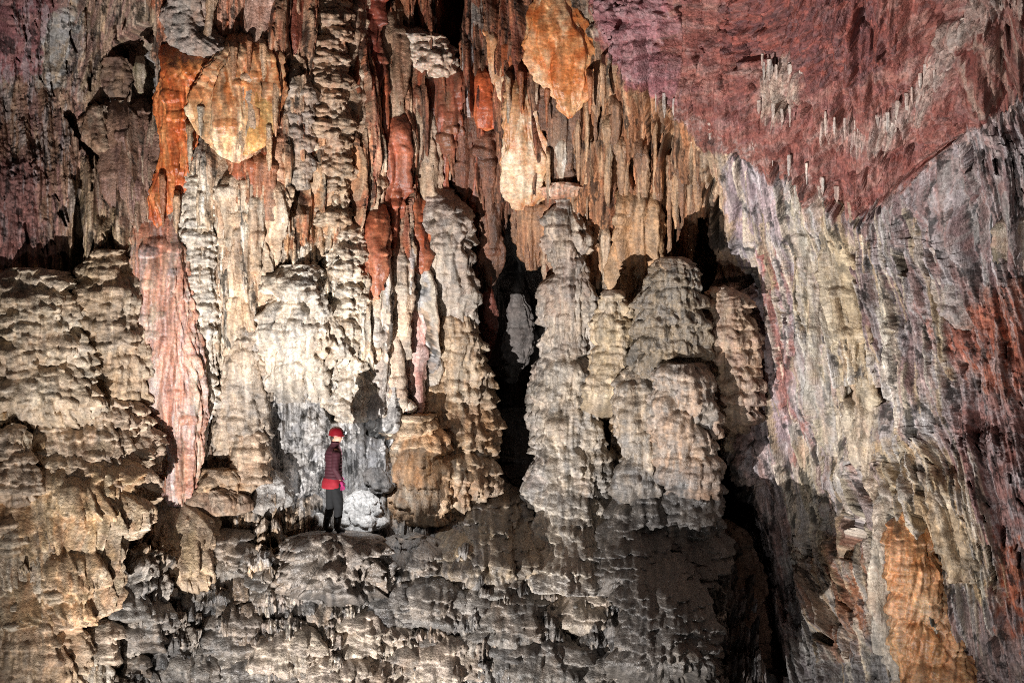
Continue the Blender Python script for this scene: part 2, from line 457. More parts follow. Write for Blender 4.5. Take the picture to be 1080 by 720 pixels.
def zone(poly, pal, layers, sx=14, sy=50, f=2.5, feather=4, tint=.5, lean=0., a=1., warp=1., soft=.24):
    P_ = [rgb(p) for p in pal]
    xs = [p[0] for p in poly]; ys = [p[1] for p in poly]
    Wn = W.win(min(xs) - 40, max(xs) + 40, min(ys) - 40, max(ys) + 40)
    if Wn is None: return
    X, Y = GX[Wn], GY[Wn]
    M = inside(poly, X + warp_x[Wn] * warp, Y + warp_y[Wn] * warp).astype(np.float32)
    M = blur(M, feather * 2 + 2)
    M = np.clip((M + 1.1 * (fbm(X / 5 + xs[0], Y / 13 + ys[0], 4, .6) - .5) * np.clip(4 * M * (1 - M) + .12, 0, 1) - .5 + soft / 2) / soft, 0, 1) * a
    Z = pal_mix(P_, X - lean * (Y - min(ys)), Y, sx, sy, rng.random() * 60)
    W.C[Wn] = W.C[Wn] * (1 - M[..., None]) + Z * M[..., None]
    F_AMP[Wn] = F_AMP[Wn] * (1 - M) + f * M
    area = float(M.sum() / max(a, .1)) * ST * ST
    def samp(n):
        out = []; bx0, bx1, by0, by1 = min(xs), max(xs), min(ys), max(ys)
        for _ in range(12):
            p = np.stack([bx0 + rng.random(n) * (bx1 - bx0), by0 + rng.random(n) * (by1 - by0)], -1)
            p = p[inside(poly, p[:, 0], p[:, 1])]; out.append(p)
            if sum(map(len, out)) >= n: break
        return np.concatenate(out)[:n]
    W.fill(layers, P_, area, samp, tint, lean)


RIBS = [('rib', 0, 1.7, 4, 12, 50, 160, 1.5), ('rib', 1, 1.6, 1.5, 4, 25, 80, 1.2), ('rib', 2, 1.0, .9, 2, 10, 30, .9)]
SRIBS = [('rib', 0, 1.4, 3, 8, 40, 120, .5), ('rib', 1, 1.6, 1.4, 3.4, 20, 70, .7)]
DOMES = [('dome', 0, 1.6, 7, 24, 12, 34, .75), ('dome', 1, 1.2, 3, 9, 7, 18, .6), ('rib', 2, 2.0, .9, 1.8, 10, 30, 1.0)]
SDOMES = [('dome', 0, 1.8, 10, 26, 12, 30, .7), ('dome', 1, 1.6, 4, 9, 6, 16, .6), ('rib', 2, 2.6, .9, 1.8, 8, 24, 1.1)]
ROCK = [('lump', 0, 1.0, 8, 26, 8, 26, .3), ('lump', 1, 1.2, 2.5, 7, 2.5, 7, .42)]
PLATE = [('lump', 0, 1.0, 14, 40, 6, 16, .25), ('lump', 1, 1.0, 3, 9, 2, 5, .5)]
LEANR = [('rib', 0, 1.0, 4, 11, 60, 200, 1.0), ('rib', 1, 1.3, 1.1, 2.8, 30, 120, 1.2), ('lump', 2, .5, 2, 5, 3, 9, .4)]

zone([(-120,-120), (1200,-120), (1200,840), (-120,840)], [BEIGE, BROWN, TAN, GREY], [], 16, 60, 3.0)
# --- left
zone([(-120,-120), (60,-120), (55,60), (30,85), (-120,95)], [(150,100,98), (136,90,92), (160,118,112)], ROCK, 40, 20, 2.6, 5)
zone([(50,15), (84,10), (84,110), (60,128), (44,95)], [GREY, LGREY, BEIGE], ROCK, 12, 14, 4)
zone([(-120,84), (75,95), (120,150), (120,280), (80,290), (-120,300)], [(142,104,86), BROWN, MAUVE, (178,146,122)], SRIBS, 12, 40, 3.0, lean=.1)
zone([(-120,180), (35,170), (50,260), (-120,300)], [(142,96,88), MAUVE, (124,84,78)], ROCK, 30, 24, 3)
zone([(84,-120), (160,-120), (150,20), (120,90), (75,118), (74,80), (85,20)], [BEIGE, (158,122,108), TAN, (136,104,98)], LEANR, 14, 40, 1.8, lean=-.3)
zone([(112,125), (168,120), (168,235), (120,280), (105,200)], [BROWN, (138,106,92), BEIGE, (112,80,62)], RIBS, 8, 70, 1.5)
zone([(80,200), (140,235), (145,300), (82,300)], [TAN, BEIGE, YELL, BROWN], RIBS, 8, 60, 1.6)
zone([(-120,285), (78,285), (140,420), (170,520), (110,560), (120,840), (-120,840)], [(188,154,112), CREAM, TAN, YELL, (160,130,110)], DOMES, 20, 40, 1.8)
zone([(-120,470), (130,470), (130,650), (-120,650)], [(196,160,116), TAN, YELL, CREAM, (180,138,104)], [('rib', 0, 2.4, 3, 9, 40, 90, .8), ('rib', 1, 1.6, 1.4, 3, 20, 50, .8), ('dome', 1, .4, 8, 20, 10, 22, .6)], 10, 60, 1.5)
# --- upper middle
zone([(160,-120), (300,-120), (305,80), (240,95), (170,60)], [(176,132,112), BEIGE, BROWN, (192,150,128), RUST, (170,100,68)], LEANR, 9, 60, 1.6, lean=-.12)
zone([(296,-120), (460,-120), (470,260), (440,300), (290,300), (270,200)], [BEIGE, (188,144,112), BROWN, (160,108,80), (196,166,138), RED, RUST, (178,110,76)], RIBS, 7, 110, 1.4)
zone([(225,150), (310,150), (300,260), (230,250)], [(150,98,66), BROWN, TAN, (176,120,84), CREAM], RIBS, 6, 90, 1.2)
zone([(280,170), (370,160), (380,300), (290,320)], [(184,136,98), TAN, (196,152,112), RUST, CREAM], RIBS, 6, 90, 1.2)
zone([(372,120), (452,110), (452,300), (372,310)], [(190,150,122), RED, RUST, CREAM, TAN], RIBS, 6, 100, 1.2)
zone([(365,290), (450,280), (440,440), (365,450)], [CREAM, PALE, (196,164,140), BLUEG, (190,146,110)], RIBS, 6, 80, 1.2)
zone([(440,-120), (600,-120), (590,120), (560,220), (480,260), (440,160)], [DBROWN, RED, BROWN, (138,72,48), (164,108,78), RUST], RIBS, 6, 80, 1.6)
zone([(470,190), (610,190), (600,330), (480,330)], [DBROWN, BROWN, (110,62,44), (140,100,76)], RIBS, 6, 80, 1.6)
zone([(190,155), (290,230), (285,400), (240,420), (190,420)], [CREAM, PALE, TAN, (200,168,140)], RIBS, 8, 80, 1.6)
zone([(275,265), (390,265), (390,420), (275,420)], [CREAM, PALE, (190,160,130)], SDOMES, 14, 40, 1.6)
# --- the alcove behind the caver
zone([(268,395), (425,400), (430,480), (410,560), (330,570), (285,545), (262,470)], [LGREY, (188,184,180), GREY, (150,148,148)], [('lump', 0, 1.4, 8, 24, 8, 22, .35), ('lump', 1, 1.2, 2.5, 7, 2.5, 6, .4)], 20, 24, 2.2, 8, soft=.8)
# --- centre recess
zone([(480,300), (580,280), (575,560), (480,560)], [(96,84,80), MUD, (120,112,108), (110,74,62)], ROCK, 20, 30, 3)  # the shade of the recess is put into these darkened rock tones
zone([(525,300), (566,300), (566,390), (520,395)], [GREY, (156,146,140)], [('lump', 0, .6, 12, 26, 12, 26, .15)], 20, 20, 1.5)
zone([(600,50), (752,90), (752,260), (700,290), (605,320)], [(164,112,78), BROWN, TAN, (178,128,90), (140,88,60)], [('dome', 0, 1.2, 18, 44, 34, 60, .22), ('rib', 1, 3, 1.4, 3.6, 18, 60, .85)], 9, 60, 1.4)
zone([(625,290), (800,290), (810,480), (740,560), (620,520)], [(170,146,116), BEIGE, GREY, TAN], SDOMES, 14, 30, 1.8)
# --- slope below the ledge
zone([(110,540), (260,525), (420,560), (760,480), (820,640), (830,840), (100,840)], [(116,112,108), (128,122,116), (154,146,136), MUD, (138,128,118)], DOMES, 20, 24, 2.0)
# the bank of small rounded bells
BANK = [(100,600), (260,560), (420,572), (560,590), (760,560), (800,640), (830,840), (100,840)]
for yy in np.arange(556, 800, 13.):
    for xx in np.arange(100, 830, 24.):
        x, y = xx + rng.normal() * 9 + (yy % 26), yy + rng.normal() * 5
        if inside(BANK, np.array([x]), np.array([y]))[0]:
            w_ = 9 + 15 * rng.random() ** 1.5
            W.dome(0, x, y, w_, w_ * (1.1 + .8 * rng.random()), 6 + rng.random() * 6 + .55 * w_, rgb([(120,112,104), (176,160,144), (84,80,78), (200,186,170), (156,134,114)][rng.integers(5)]), .45)
zone([(120,530), (330,530), (330,600), (230,640), (130,600)], [(176,150,122), BEIGE, (160,132,104), GREY], [('rib', 0, 1.6, 3, 9, 40, 80, .7), ('dome', 1, 1.4, 8, 20, 10, 24, .5)], 10, 40, 1.6)
zone([(250,640), (420,640), (480,730), (480,840), (230,840)], [(176,158,142), (150,136,126), CREAM, MUD], DOMES, 18, 24, 1.6)
zone([(620,490), (760,490), (760,660), (640,660)], [(74,72,72), DGREY, (100,94,88)], SDOMES, 14, 24, 2.0)
zone([(735,480), (815,470), (840,840), (760,840)], [DGREY, (60,52,48), (80,64,54)], ROCK, 14, 40, 2.5)  # near-black tones paint the cast shadow along this strip
# --- right wall
zone([(750,130), (1200,60), (1200,840), (830,840), (800,560), (760,330)], [(164,144,140), (150,140,142), (170,138,130), LAV, (154,122,114), (186,166,152)], LEANR, 14, 60, 3.2, lean=.22)
zone([(742,140), (800,150), (815,300), (790,420), (748,300)], [(176,148,122), BEIGE, TAN, (150,110,90)], LEANR, 9, 80, 1.8, lean=.12)
zone([(765,150), (838,175), (870,480), (800,470), (790,300)], [LAV, (158,138,140), (146,128,132), (170,154,150)], LEANR, 12, 90, 1.8, lean=.2)
zone([(806,250), (822,245), (838,360), (858,470), (872,560), (856,560), (832,430), (810,340)], [(158,104,92), (146,98,92), (170,124,114)], [], 8, 60, 1.8, 4, lean=.2, soft=.6)
zone([(830,175), (872,205), (905,480), (880,560), (850,420)], [(186,168,146), (172,146,134), LGREY, LAV], LEANR, 9, 80, 2.6, lean=.17)
zone([(866,218), (892,225), (925,420), (895,430)], [(182,162,134), (188,170,144), (166,142,116)], RIBS, 7, 110, 1.6, lean=.14)
zone([(900,230), (990,180), (1090,90), (1090,310), (980,340), (940,400), (905,330)], [(140,120,116), MAUVE, GREY, (120,96,96), (164,150,146)], LEANR, 9, 40, 3.6, lean=.22)
zone([(860,470), (1000,420), (1010,600), (930,720), (850,720), (830,560)], [(164,146,138), LGREY, (176,160,142), (150,118,106), LAV], LEANR, 10, 60, 3.0, lean=.2)
zone([(825,580), (950,590), (950,840), (830,840)], [GREY, LGREY, (132,124,124)], ROCK, 14, 18, 4.2)
zone([(868,570), (940,570), (935,670), (890,690), (862,640)], [(166,112,82), (150,104,84), (176,140,116)], ROCK, 16, 20, 3, 8, soft=.7)
zone([(975,330), (1010,345), (1060,300), (1200,290), (1200,420), (1060,430), (1035,415), (1010,390)], [(160,90,66), (148,86,68), (168,108,86), (132,78,64), MAUVE], ROCK, 16, 16, 3, 8, soft=.7)
zone([(1000,420), (1200,420), (1200,560), (1070,600), (1030,560), (1000,480)], [(152,120,116), MAUVE, LAV, (150,104,96)], ROCK, 20, 20, 3, 8, soft=.7)
zone([(1055,570), (1200,560), (1200,700), (1075,690), (1050,620)], [(172,92,62), (158,92,74), (180,116,90), LAV], ROCK, 16, 16, 2.6, 8, soft=.7)
zone([(925,470), (985,470), (1045,590), (1040,640), (960,560)], [(196,170,134), CREAM, (180,150,116)], RIBS, 6, 110, 1.4, lean=.3)
# --- red ceiling rock
CEIL = [(588,-120), (1200,-120), (1200,40), (1085,85), (1012,138), (968,188), (930,212), (905,230), (880,212), (850,186), (800,166), (738,136), (720,118), (680,88), (636,50)]
zone(CEIL, [(144,84,74), (156,96,84), (136,86,82), (172,130,118), (116,64,56)], [('lump', 0, .7, 14, 50, 6, 20, .22), ('lump', 1, .25, 2, 7, 1.5, 4, .4)], 30, 16, 1.3, 3, tint=.1, warp=1.)
zone([(590,-120), (720,-120), (700,60), (730,120), (690,95), (640,45)], [(160,112,116), (146,92,96), (172,134,136)], ROCK, 20, 14, 2.2, 4, a=.8)
zone([(760,-20), (900,-30), (960,40), (900,90), (760,60)], [(118,70,66), (104,66,66), (150,82,70)], [('lump', 1, 2.2, 2, 7, 2, 6, .8)], 10, 10, 5.5, 6)
zone([(700,115), (735,118), (800,150), (850,176), (880,200), (870,212), (800,172), (735,140)], [(164,136,128), (140,90,78), (134,82,72)], ROCK, 10, 8, 2.5, 2)
zone([(1080,-20), (1030,0), (985,55), (965,100), (915,135), (868,128), (868,145), (925,150), (975,125), (1000,70), (1050,20), (1100,0)], [(190,172,160), (168,146,136), (200,186,172)], [('rib', 1, 2.4, 1.2, 3, 10, 26, 2.4)], 6, 12, 4, 5, a=.5, soft=.7)
zone([(1000,60), (1090,-10), (1200,-20), (1200,30), (1085,82), (1030,110)], [(134,84,74), (116,62,54), (160,130,116)], [('rib', 0, 1.2, 2, 6, 30, 80, .4)], 8, 50, 2.2, 4, lean=.4)
zone([(798,64), (850,66), (852,86), (835,120), (812,128), (800,90)], [(188,172,154), (160,136,122)], [('rib', 1, 3, 1.2, 2.6, 14, 34, 2.6)], 5, 16, 3, 5, a=.5, soft=.7)

# --- hollows, cracks and slots
for pts, w, dep in [
    ([(150,38,1.2), (132,62,1.9), (125,92,1.3)], 9, 55), ([(150,70,1), (152,110,.8), (160,125,.6)], 9, 45), ([(72,120,.7), (92,148,1), (112,172,.6)], 7, 40), ([(95,112,.4), (110,140,.6), (114,168,.4)], 6, 40),
    ([(83,205,.5), (82,260,.8), (80,330,1), (92,385,1.5), (118,425,1.4), (128,445,.5)], 7, 60),
    ([(150,445,.5), (160,480,1.5), (160,520,.9)], 8, 60), ([(204,452,.7), (206,480,1.1), (202,505,.8)], 6, 60),
    ([(290,225,.5), (284,290,.8), (275,340,1), (272,395,.9)], 5, 55), ([(320,185,1), (310,212,1.6), (296,225,.8)], 7, 30), ([(308,70,1), (312,80,.7)], 7, 25),
    ([(476,-30,1.3), (476,10,1.4), (472,50,1)], 9, 80), ([(452,78,.8), (456,130,.9), (462,180,1.4), (472,205,1)], 7, 60), ([(490,150,1), (489,200,1.2), (488,260,1)], 8, 60),
    ([(476,270,.8), (480,320,1.2), (490,350,1)], 8, 60), ([(522,230,.7), (523,300,1), (522,372,1)], 8, 70), ([(518,400,1), (520,460,1.4), (525,520,1.2)], 12, 60), ([(566,330,.5), (568,400,.8), (560,470,1.4), (558,540,1.2)], 10, 60),
    ([(563,65,.4), (552,90,.5)], 5, 30), ([(572,120,.6), (590,180,.9)], 6, 40), ([(600,140,.6), (603,190,.8)], 5, 40),
    ([(736,235,.8), (745,280,1.3), (748,330,1)], 10, 70), ([(790,380,.9), (796,430,1)], 7, 50), ([(748,440,1), (755,500,1.4), (775,545,1.6), (800,590,1), (806,640,.7), (815,700,.9)], 13, 70), ([(735,440,.8), (732,500,1), (745,580,.8)], 9, 50),
    ([(640,440,.8), (635,500,.8), (645,540,.6)], 7, 50), ([(620,400,.5), (622,440,.5)], 6, 40), ([(680,470,1), (700,500,1.2)], 9, 40),
    ([(896,412,.7), (910,416,1), (926,418,.7)], 11, 75), ([(958,262,.7), (960,285,.8)], 7, 34), ([(902,548,.6), (903,556,.5)], 8, 26), ([(836,578,.6), (838,588,.6)], 6, 28), ([(793,285,.6), (796,295,.6), (789,300,.7)], 5, 20),
    ([(978,548,.5), (990,600,.9), (998,640,.7), (1004,690,1)], 6, 50), ([(870,672,.7), (876,678,.6)], 7, 30), ([(900,671,.8), (906,672,.5)], 6, 26), ([(958,700,.8), (965,740,1)], 7, 40),
    ([(776,62,.8), (800,66,.6)], 4, 20), ([(822,110,1), (850,114,.7)], 5, 20), ([(900,20,.4), (940,52,.3)], 5, 14), ([(1085,92,.7), (1020,136,.5), (930,205,.5), (905,230,.8)], 4, 16), ([(898,178,.8), (935,160,.4), (960,148,.3)], 3, 12),
    ([(545,250,.3), (545,310,.9), (545,400,1.1), (540,480,1.2), (538,540,1.1)], 27, 150), ([(640,330,.5), (645,420,1)], 6, 40), ([(672,440,.6), (664,500,1)], 8, 50), ([(352,262,.6), (340,280,1)], 5, 26), ([(235,395,1), (228,440,.6)], 6, 40),
    ([(340,420,.6), (352,440,.7)], 6, 16), ([(390,455,.7), (420,465,.6)], 5, 20),
    ([(0,470,.6), (30,455,.8), (60,440,.6)], 5, 20), ([(42,545,.9), (62,548,.8)], 6, 30), ([(80,535,.6), (98,545,.8), (112,560,.8)], 6, 30), ([(112,530,.4), (112,620,.5)], 4, 24),
]:
    W.hole(pts, w, dep)

# cream drip streaks over the slanting right wall
RW = [(770,170), (900,240), (990,250), (1000,480), (1060,600), (1000,760), (840,700), (800,420)]
def samp_rw(n):
    p = np.stack([770 + rng.random(n * 3) * 290, 170 + rng.random(n * 3) * 590], -1)
    return p[inside(RW, p[:, 0], p[:, 1])][:n]
W.fill([('rib', 1, .26, 2, 5, 80, 240, 1.6), ('rib', 2, .4, 1, 2.4, 30, 110, 1.8)], [rgb(CREAM), rgb((192,176,150)), rgb((206,196,180)), rgb((184,160,128))], 130000., samp_rw, .7, .2)
# narrow black slots between the hanging pipes, pits in the bare rock
for _ in range(70):
    x, y = 290 + rng.random() * 470, -20 + rng.random() * 330; l = 20 + rng.random() * 80
    W.hole([(x, y, .3), (x + rng.normal() * 3, y + l * .5, 1), (x + rng.normal() * 4, y + l, .3)], 1.6 + rng.random() * 2.6, 26)
for _ in range(40):
    x, y = rng.random() * 760, 560 + rng.random() * 170
    W.hole([(x, y, .6), (x + rng.normal() * 7, y + 4 + rng.random() * 12, .8)], 2 + rng.random() * 3, 22)
for poly, n_, d_ in (([(760,150), (1190,90), (1190,800), (830,800)], 300, 14), (CEIL, 260, 12), ([(-100,-100), (150,-100), (120,270), (-100,280)], 110, 10)):
    xs_ = [p[0] for p in poly]; ys_ = [p[1] for p in poly]
    P2 = np.stack([min(xs_) + rng.random(n_) * (max(xs_) - min(xs_)), min(ys_) + rng.random(n_) * (max(ys_) - min(ys_))], -1)
    for x, y in P2[inside(poly, P2[:, 0], P2[:, 1])]:
        z = rng.random() ** 2
        W.hole([(x, y, .7), (x + 2 + rng.normal() * 2, y + 4 + 16 * z, .3)], 1.0 + 3.4 * z, d_ * (1 + z))

H = W.height()
shear = .2 * np.clip((GX - 740) / 60, 0, 1) * (1 - inside(CEIL, GX, GY))
SX = GX - shear * GY                                     # the drip lines lean on the slanting right wall
rocky = np.clip(inside(CEIL, GX, GY) + np.clip((110 - GX) / 60, 0, 1) * np.clip((270 - GY) / 60, 0, 1) + .42 * np.clip((GX - 800) / 60, 0, 1) + np.clip(1 - np.hypot(GX - 345, GY - 480) / 90, 0, .8), 0, 1)
H = H + F_AMP * (1 - .7 * rocky) * 2.4 * (fbm(SX / 6, GY / 60, 5, .6) - .5)
H = H + rocky * (F_AMP * 1.9 * (fbm(GX / 11, GY / 9, 6, .62) - .5) + (2.2 - 1.2 * inside(CEIL, GX, GY)) * (ridge(GX / 9 + 3, GY / 7, 4) - .6)) + .9 * (fbm(GX / 2.3, GY / 3.0, 2) - .5)
H += 26 * np.clip((GX - 800) / 80, 0, 1) * (fbm(SX / 50 + 4, GY / 90, 3) - .5)
H += 34 * (fbm(SX / 30, GY / 150, 3) - .5) + 18 * (fbm(SX / 13 + 9, GY / 110, 3) - .5)
# pale mineral crust in patches over the bare rock of the right wall, the ceiling and the upper left corner
inC = inside(CEIL, GX, GY)
bare = np.clip((GX - 745) / 40, 0, 1) + np.clip((110 - GX) / 40, 0, 1) * np.clip((270 - GY) / 40, 0, 1) + inside(CEIL, GX, GY) * (GX < 800)
cr = np.clip((fbm(np.where(inC, GX / 18, SX / 11) + 7, GY / np.where(inC, 11, 60) + 3, 6, .68) - .53) / .06, 0, 1) * np.clip(bare, 0, 1) * .5 * (1 - .65 * inC)
W.C = W.C * (1 - cr[..., None]) + rgb((178, 174, 176)) * cr[..., None]
# dark manganese patches
dk = np.clip((fbm(np.where(inC, GX / 14, SX / 9) + 70, GY / np.where(inC, 10, 30) + 33, 6, .7) - .56) / .05, 0, 1) * .6 * (1 - .65 * inC)
W.C *= (1 - dk * .85)[..., None]; H += 2.2 * cr - 2.0 * dk
st_ = .5 + 1.3 * (fbm(SX / 2.2, GY / 60, 3) - .5) * (1 - .75 * rocky)
W.C *= ((.66 + .68 * st_) * (.76 + .48 * fbm(GX / 2.6, GY / 3.2, 4, .7)))[..., None]

YB = base_y(GX, GY)
XB, ZB = at(GX, GY, YB)
V = np.stack([XB, YB, ZB], -1)
du = np.gradient(V, axis=1); dv = np.gradient(V, axis=0)
n = np.cross(du, dv); n /= np.linalg.norm(n, axis=-1, keepdims=True)
n *= np.where(n[..., 1:2] > 0, -1, 1)
V = V + n * (H / PPM)[..., None]
cell = lambda M: M[:-1, :-1]
WALL = W
is_ceil = inside(CEIL, GX + warp_x, GY + warp_y)
is_slope = inside([(-120,640), (110,600), (130,560), (330,556), (420,562), (560,596), (650,600), (760,640), (830,720), (830,840), (-120,840)], GX + warp_x * .5, GY + warp_y * .5) & ~is_ceil
for nm, mk in (('cave_ceiling', is_ceil), ('flowstone_slope', is_slope), ('cave_wall', ~(is_ceil | is_slope))):
    o = mesh_from_grid(nm, V, W.C, {'flowstone_slope': M_WET, 'cave_ceiling': M_CEIL}.get(nm, M_WALL), keep=cell(mk)); o['kind'] = 'structure'

# chamber floor in front of the wall, below the picture
fx, fy = np.meshgrid(np.linspace(-26, 26, 160), np.linspace(-30, 1, 110))
fz = -5.2 + .5 * (fbm(fx * .5, fy * .5, 4) - .5)
fc = pal_mix([rgb(MUD), rgb((120, 106, 92))], fx, fy, 2, 2)
o = mesh_from_grid('cave_floor', np.stack([fx, fy, fz], -1), fc, M_WET); o['kind'] = 'structure'
# ------------------------------------------------------------------ formations, each a thing of its own
def F(name, cat, label, rows, pal, style, mat=None, group=None, **k):
    return tag(formation(name, rows, pal, style, mat or M_FLOW, **k), label, cat, group)


WHITE = (224, 212, 196)
KN = [CREAM, PALE, LGREY, (190, 164, 138)]
GK = [(176, 166, 154), LGREY, CREAM, GREY]
TN = [(196, 174, 150), CREAM, (190, 166, 138), PALE]
# --- orange and cream draperies
F('cave_drapery', 'cave drapery', 'saturated orange drapery hood and tongue under the grey hanging rock, upper left',
  [(44,176,206), (52,171,232), (62,170,253), (76,171,240), (88,170,214), (110,167,206), (140,169,206), (165,166,201), (190,160,193), (210,155,188), (226,158,178), (242,163,169)],
  [(196,94,46), (214,124,66), (166,74,38), (222,154,98)], 'flute', M_CALC, off=.6, ratio=.4, sx=12, sy=26, edge=5, amp=.5, share=.08)
F('cave_drapery', 'cave drapery', 'broad cream drapery with orange stains and a rounded lower edge beside the orange tongue',
  [(30,252,286), (56,234,290), (78,214,290), (100,205,289), (122,207,286), (138,216,278), (154,228,270), (166,237,263), (171,242,256)],
  [(232,200,160), (216,158,106), (240,218,186), (196,112,58), (228,188,140), (160,90,52)], 'flute', M_CALC, off=.7, ratio=.2, sx=9, sy=26, edge=5, lobes=.5, amp=.4, share=.1,
  grad=[(30,(150,76,44)), (84,(190,96,50)), (106,(212,136,82)), (130,(230,190,146)), (172,(236,208,182))])
F('cave_drapery', 'cave drapery', 'yellow orange fold at the right edge of the broad cream drapery',
  [(50,268,286), (78,264,291), (110,264,292), (135,262,287), (150,259,278), (164,255,262)], [(224,166,100), (206,132,72), (232,190,130)], 'blade', M_CALC, off=.75, ratio=.4, sx=7, sy=30)
F('cave_drapery', 'cave drapery', 'narrow rough grey strip running down the middle of the cream drapery',
  [(58,246,256), (75,245,264), (110,246,265), (140,244,262), (158,244,256)], [(206,178,150), (190,166,146), (214,176,130)], 'flute', off=.75, ratio=.3, amp=.5)
F('cave_drapery', 'cave drapery', 'long pink and rust tongue tapering to a point between two black holes, left',
  [(205,158,188), (240,143,190), (280,140,192), (330,145,203), (380,146,210), (430,152,214), (470,164,212), (500,172,206), (520,174,200), (533,182,190)],
  [SALMON, PINK, (206,160,146), (196,186,192), CREAM], 'flute', M_CALC, off=.8, ratio=.5, amp=.5, sx=10, sy=40,
  grad=[(205,(196,104,70)), (250,(200,104,70)), (300,(200,112,82)), (340,(190,130,112)), (380,(182,110,88)), (430,(180,146,140)), (480,(186,136,110)), (533,(180,124,102))], share=.32)
F('cave_drapery', 'cave drapery', 'pale lavender sheet edging the right side of the pink tongue, tapering down',
  [(330,196,212), (380,196,222), (420,198,224), (460,200,216), (500,198,208)], [(190,186,196), PALE, BLUEG], 'blade', M_CALC, off=.24, ratio=.5)
F('cave_drapery', 'cave drapery', 'large orange and cream drapery blade pointing down beside the red ceiling rock',
  [(-30,566,600), (0,562,606), (22,560,618), (45,560,628), (66,562,635), (82,572,632), (98,584,624), (112,592,612), (123,599,604)],
  [(216,128,68), (234,182,132), (198,100,50), (242,208,170), (208,116,60)], 'blade', M_CALC, off=.6, ratio=.22, sx=12, sy=30, edge=4, lobes=.5)
F('cave_drapery', 'cave drapery', 'thin pale orange ribbon drapery slanting down to the right, upper centre',
  [(20,508,518), (45,512,524), (70,515,530), (95,523,537), (118,534,545)], [(236,190,150), (222,150,100), (240,212,184)], 'blade', M_CALC, off=.5, ratio=.6)
F('cave_drapery', 'cave drapery', 'small rust orange triangular drapery with a pale lower edge, left of the ribbon drapery',
  [(62,500,508), (90,500,518), (115,501,525), (128,502,526), (136,504,522)], [(196,96,54), (210,128,84), (176,80,48)], 'blade', M_CALC, off=.4, ratio=.5)
F('cave_drapery', 'cave drapery', 'dark orange translucent looking drapery behind the thin ribbon drapery',
  [(34,520,550), (60,524,556), (90,530,556), (112,538,554)], [(150,76,40), (128,62,38), (170,92,50)], 'flute', M_CALC, off=.2, ratio=.4, amp=.4)
F('cave_drapery', 'cave drapery', 'white and orange drapery slab with a cut off slanting lower edge, centre top',
  [(70,534,556), (100,534,562), (125,533,568), (150,531,575), (175,530,581), (195,533,578), (206,541,576), (216,545,566), (221,546,556)],
  [(214,188,158), (222,204,178), (206,150,104), (204,166,128), (188,116,72)], 'blade', M_CALC, off=.65, ratio=.3, sx=10, sy=26, edge=5, lobes=.5)
F('flowstone_boss', 'flowstone', 'small pink white flowstone knob right of the slab drapery foot',
  [(193,580,600), (199,573,606), (207,573,603), (212,578,590)], [(232,190,166), (214,150,118), WHITE], 'knob', M_CALC, off=.55, ratio=.7)
F('cave_drapery', 'cave drapery', 'brown fringed drapery with thin dripping folds behind the slab drapery',
  [(70,566,590), (100,570,606), (140,578,608), (180,582,604), (200,588,600)], [BROWN, (142,104,82), DBROWN], 'flute', off=.15, ratio=.6)
# --- upper left rock
F('hanging_rock', 'rock', 'rough grey rock hanging above the orange drapery hood',
  [(-30,178,220), (0,176,220), (25,178,222), (45,184,236), (56,200,246), (64,222,240)], [LGREY, GREY, (164,150,138)], 'rock', M_WALL, off=.45, ratio=.6)
F('stalactite', 'stalactite', 'smooth beige hanging strip against the grey rock above the orange hood',
  [(-30,218,228), (20,216,225), (54,212,219)], [(176,152,122), BEIGE], 'spike', off=.75, ratio=.8)
F('cave_drapery', 'cave drapery', 'pinkish folded drapery bulge right of the grey hanging rock at the top edge',
  [(-30,264,300), (10,262,306), (40,264,304), (60,268,302), (76,276,296)], [(190,150,134), (206,172,156), BEIGE, (160,112,92)], 'blade', off=.35, ratio=.6, amp=1.6)
F('cave_drapery', 'cave drapery', 'dark red narrow flute at the top edge left of the beige knobbly column',
  [(-30,306,322), (20,306,320), (50,308,318), (58,311,315)], [(126,54,40), (100,46,36), RED], 'flute', off=.25, ratio=.7)
F('rock_lump', 'rock', 'tilted brown rock wedge between two black slits, upper left',
  [(112,96,112), (125,88,116), (145,86,116), (160,100,116), (170,108,114)], [(150,116,90), BROWN, BEIGE], 'rock', M_WALL, off=.35, ratio=.7)
F('cave_drapery', 'cave drapery', 'brown mauve fluted drapery below the black hollow, upper left',
  [(104,122,150), (122,118,164), (160,118,168), (200,122,168), (225,130,164), (240,140,156)], [(140,106,92), BROWN, (156,122,104), MAUVE], 'flute', off=.3, ratio=.4)
F('rock_lump', 'rock', 'dark brown rounded rock inside the black hollow, upper left',
  [(62,112,132), (74,110,138), (90,112,138), (104,118,134)], [BROWN, (110,86,72), DBROWN], 'rock', M_WALL, off=-.2, ratio=.7)
F('stalactite', 'stalactite', 'greenish beige stalactite stub inside the black hollow',
  [(60,144,152), (80,143,153), (98,146,151)], [(150,140,106), BEIGE], 'spike', off=.35, ratio=.9)
F('flowstone_column', 'column', 'whitish knobbly rib descending beside the pink tongue, left',
  [(160,200,212), (180,194,220), (240,192,223), (310,190,226), (370,188,228), (420,192,226), (440,198,218)], [PALE, CREAM, WHITE, LGREY], 'knob', off=.24, ratio=.6)
F('cave_drapery', 'cave drapery', 'tall cream and tan fluted drapery left of the black crack',
  [(160,222,262), (200,226,298), (240,230,294), (290,236,287), (330,240,280), (360,244,268), (380,248,258)], [CREAM, TAN, (204,166,130), PALE, (176,126,90)], 'flute', off=.28, ratio=.45)
F('cave_drapery', 'cave drapery', 'brown red drapery of parallel pipes under the broad cream drapery',
  [(150,244,288), (180,246,287), (215,248,284), (245,252,274), (252,256,262)], [(152,90,58), BROWN, (178,118,84), RUST], 'flute', off=.38, ratio=.4)
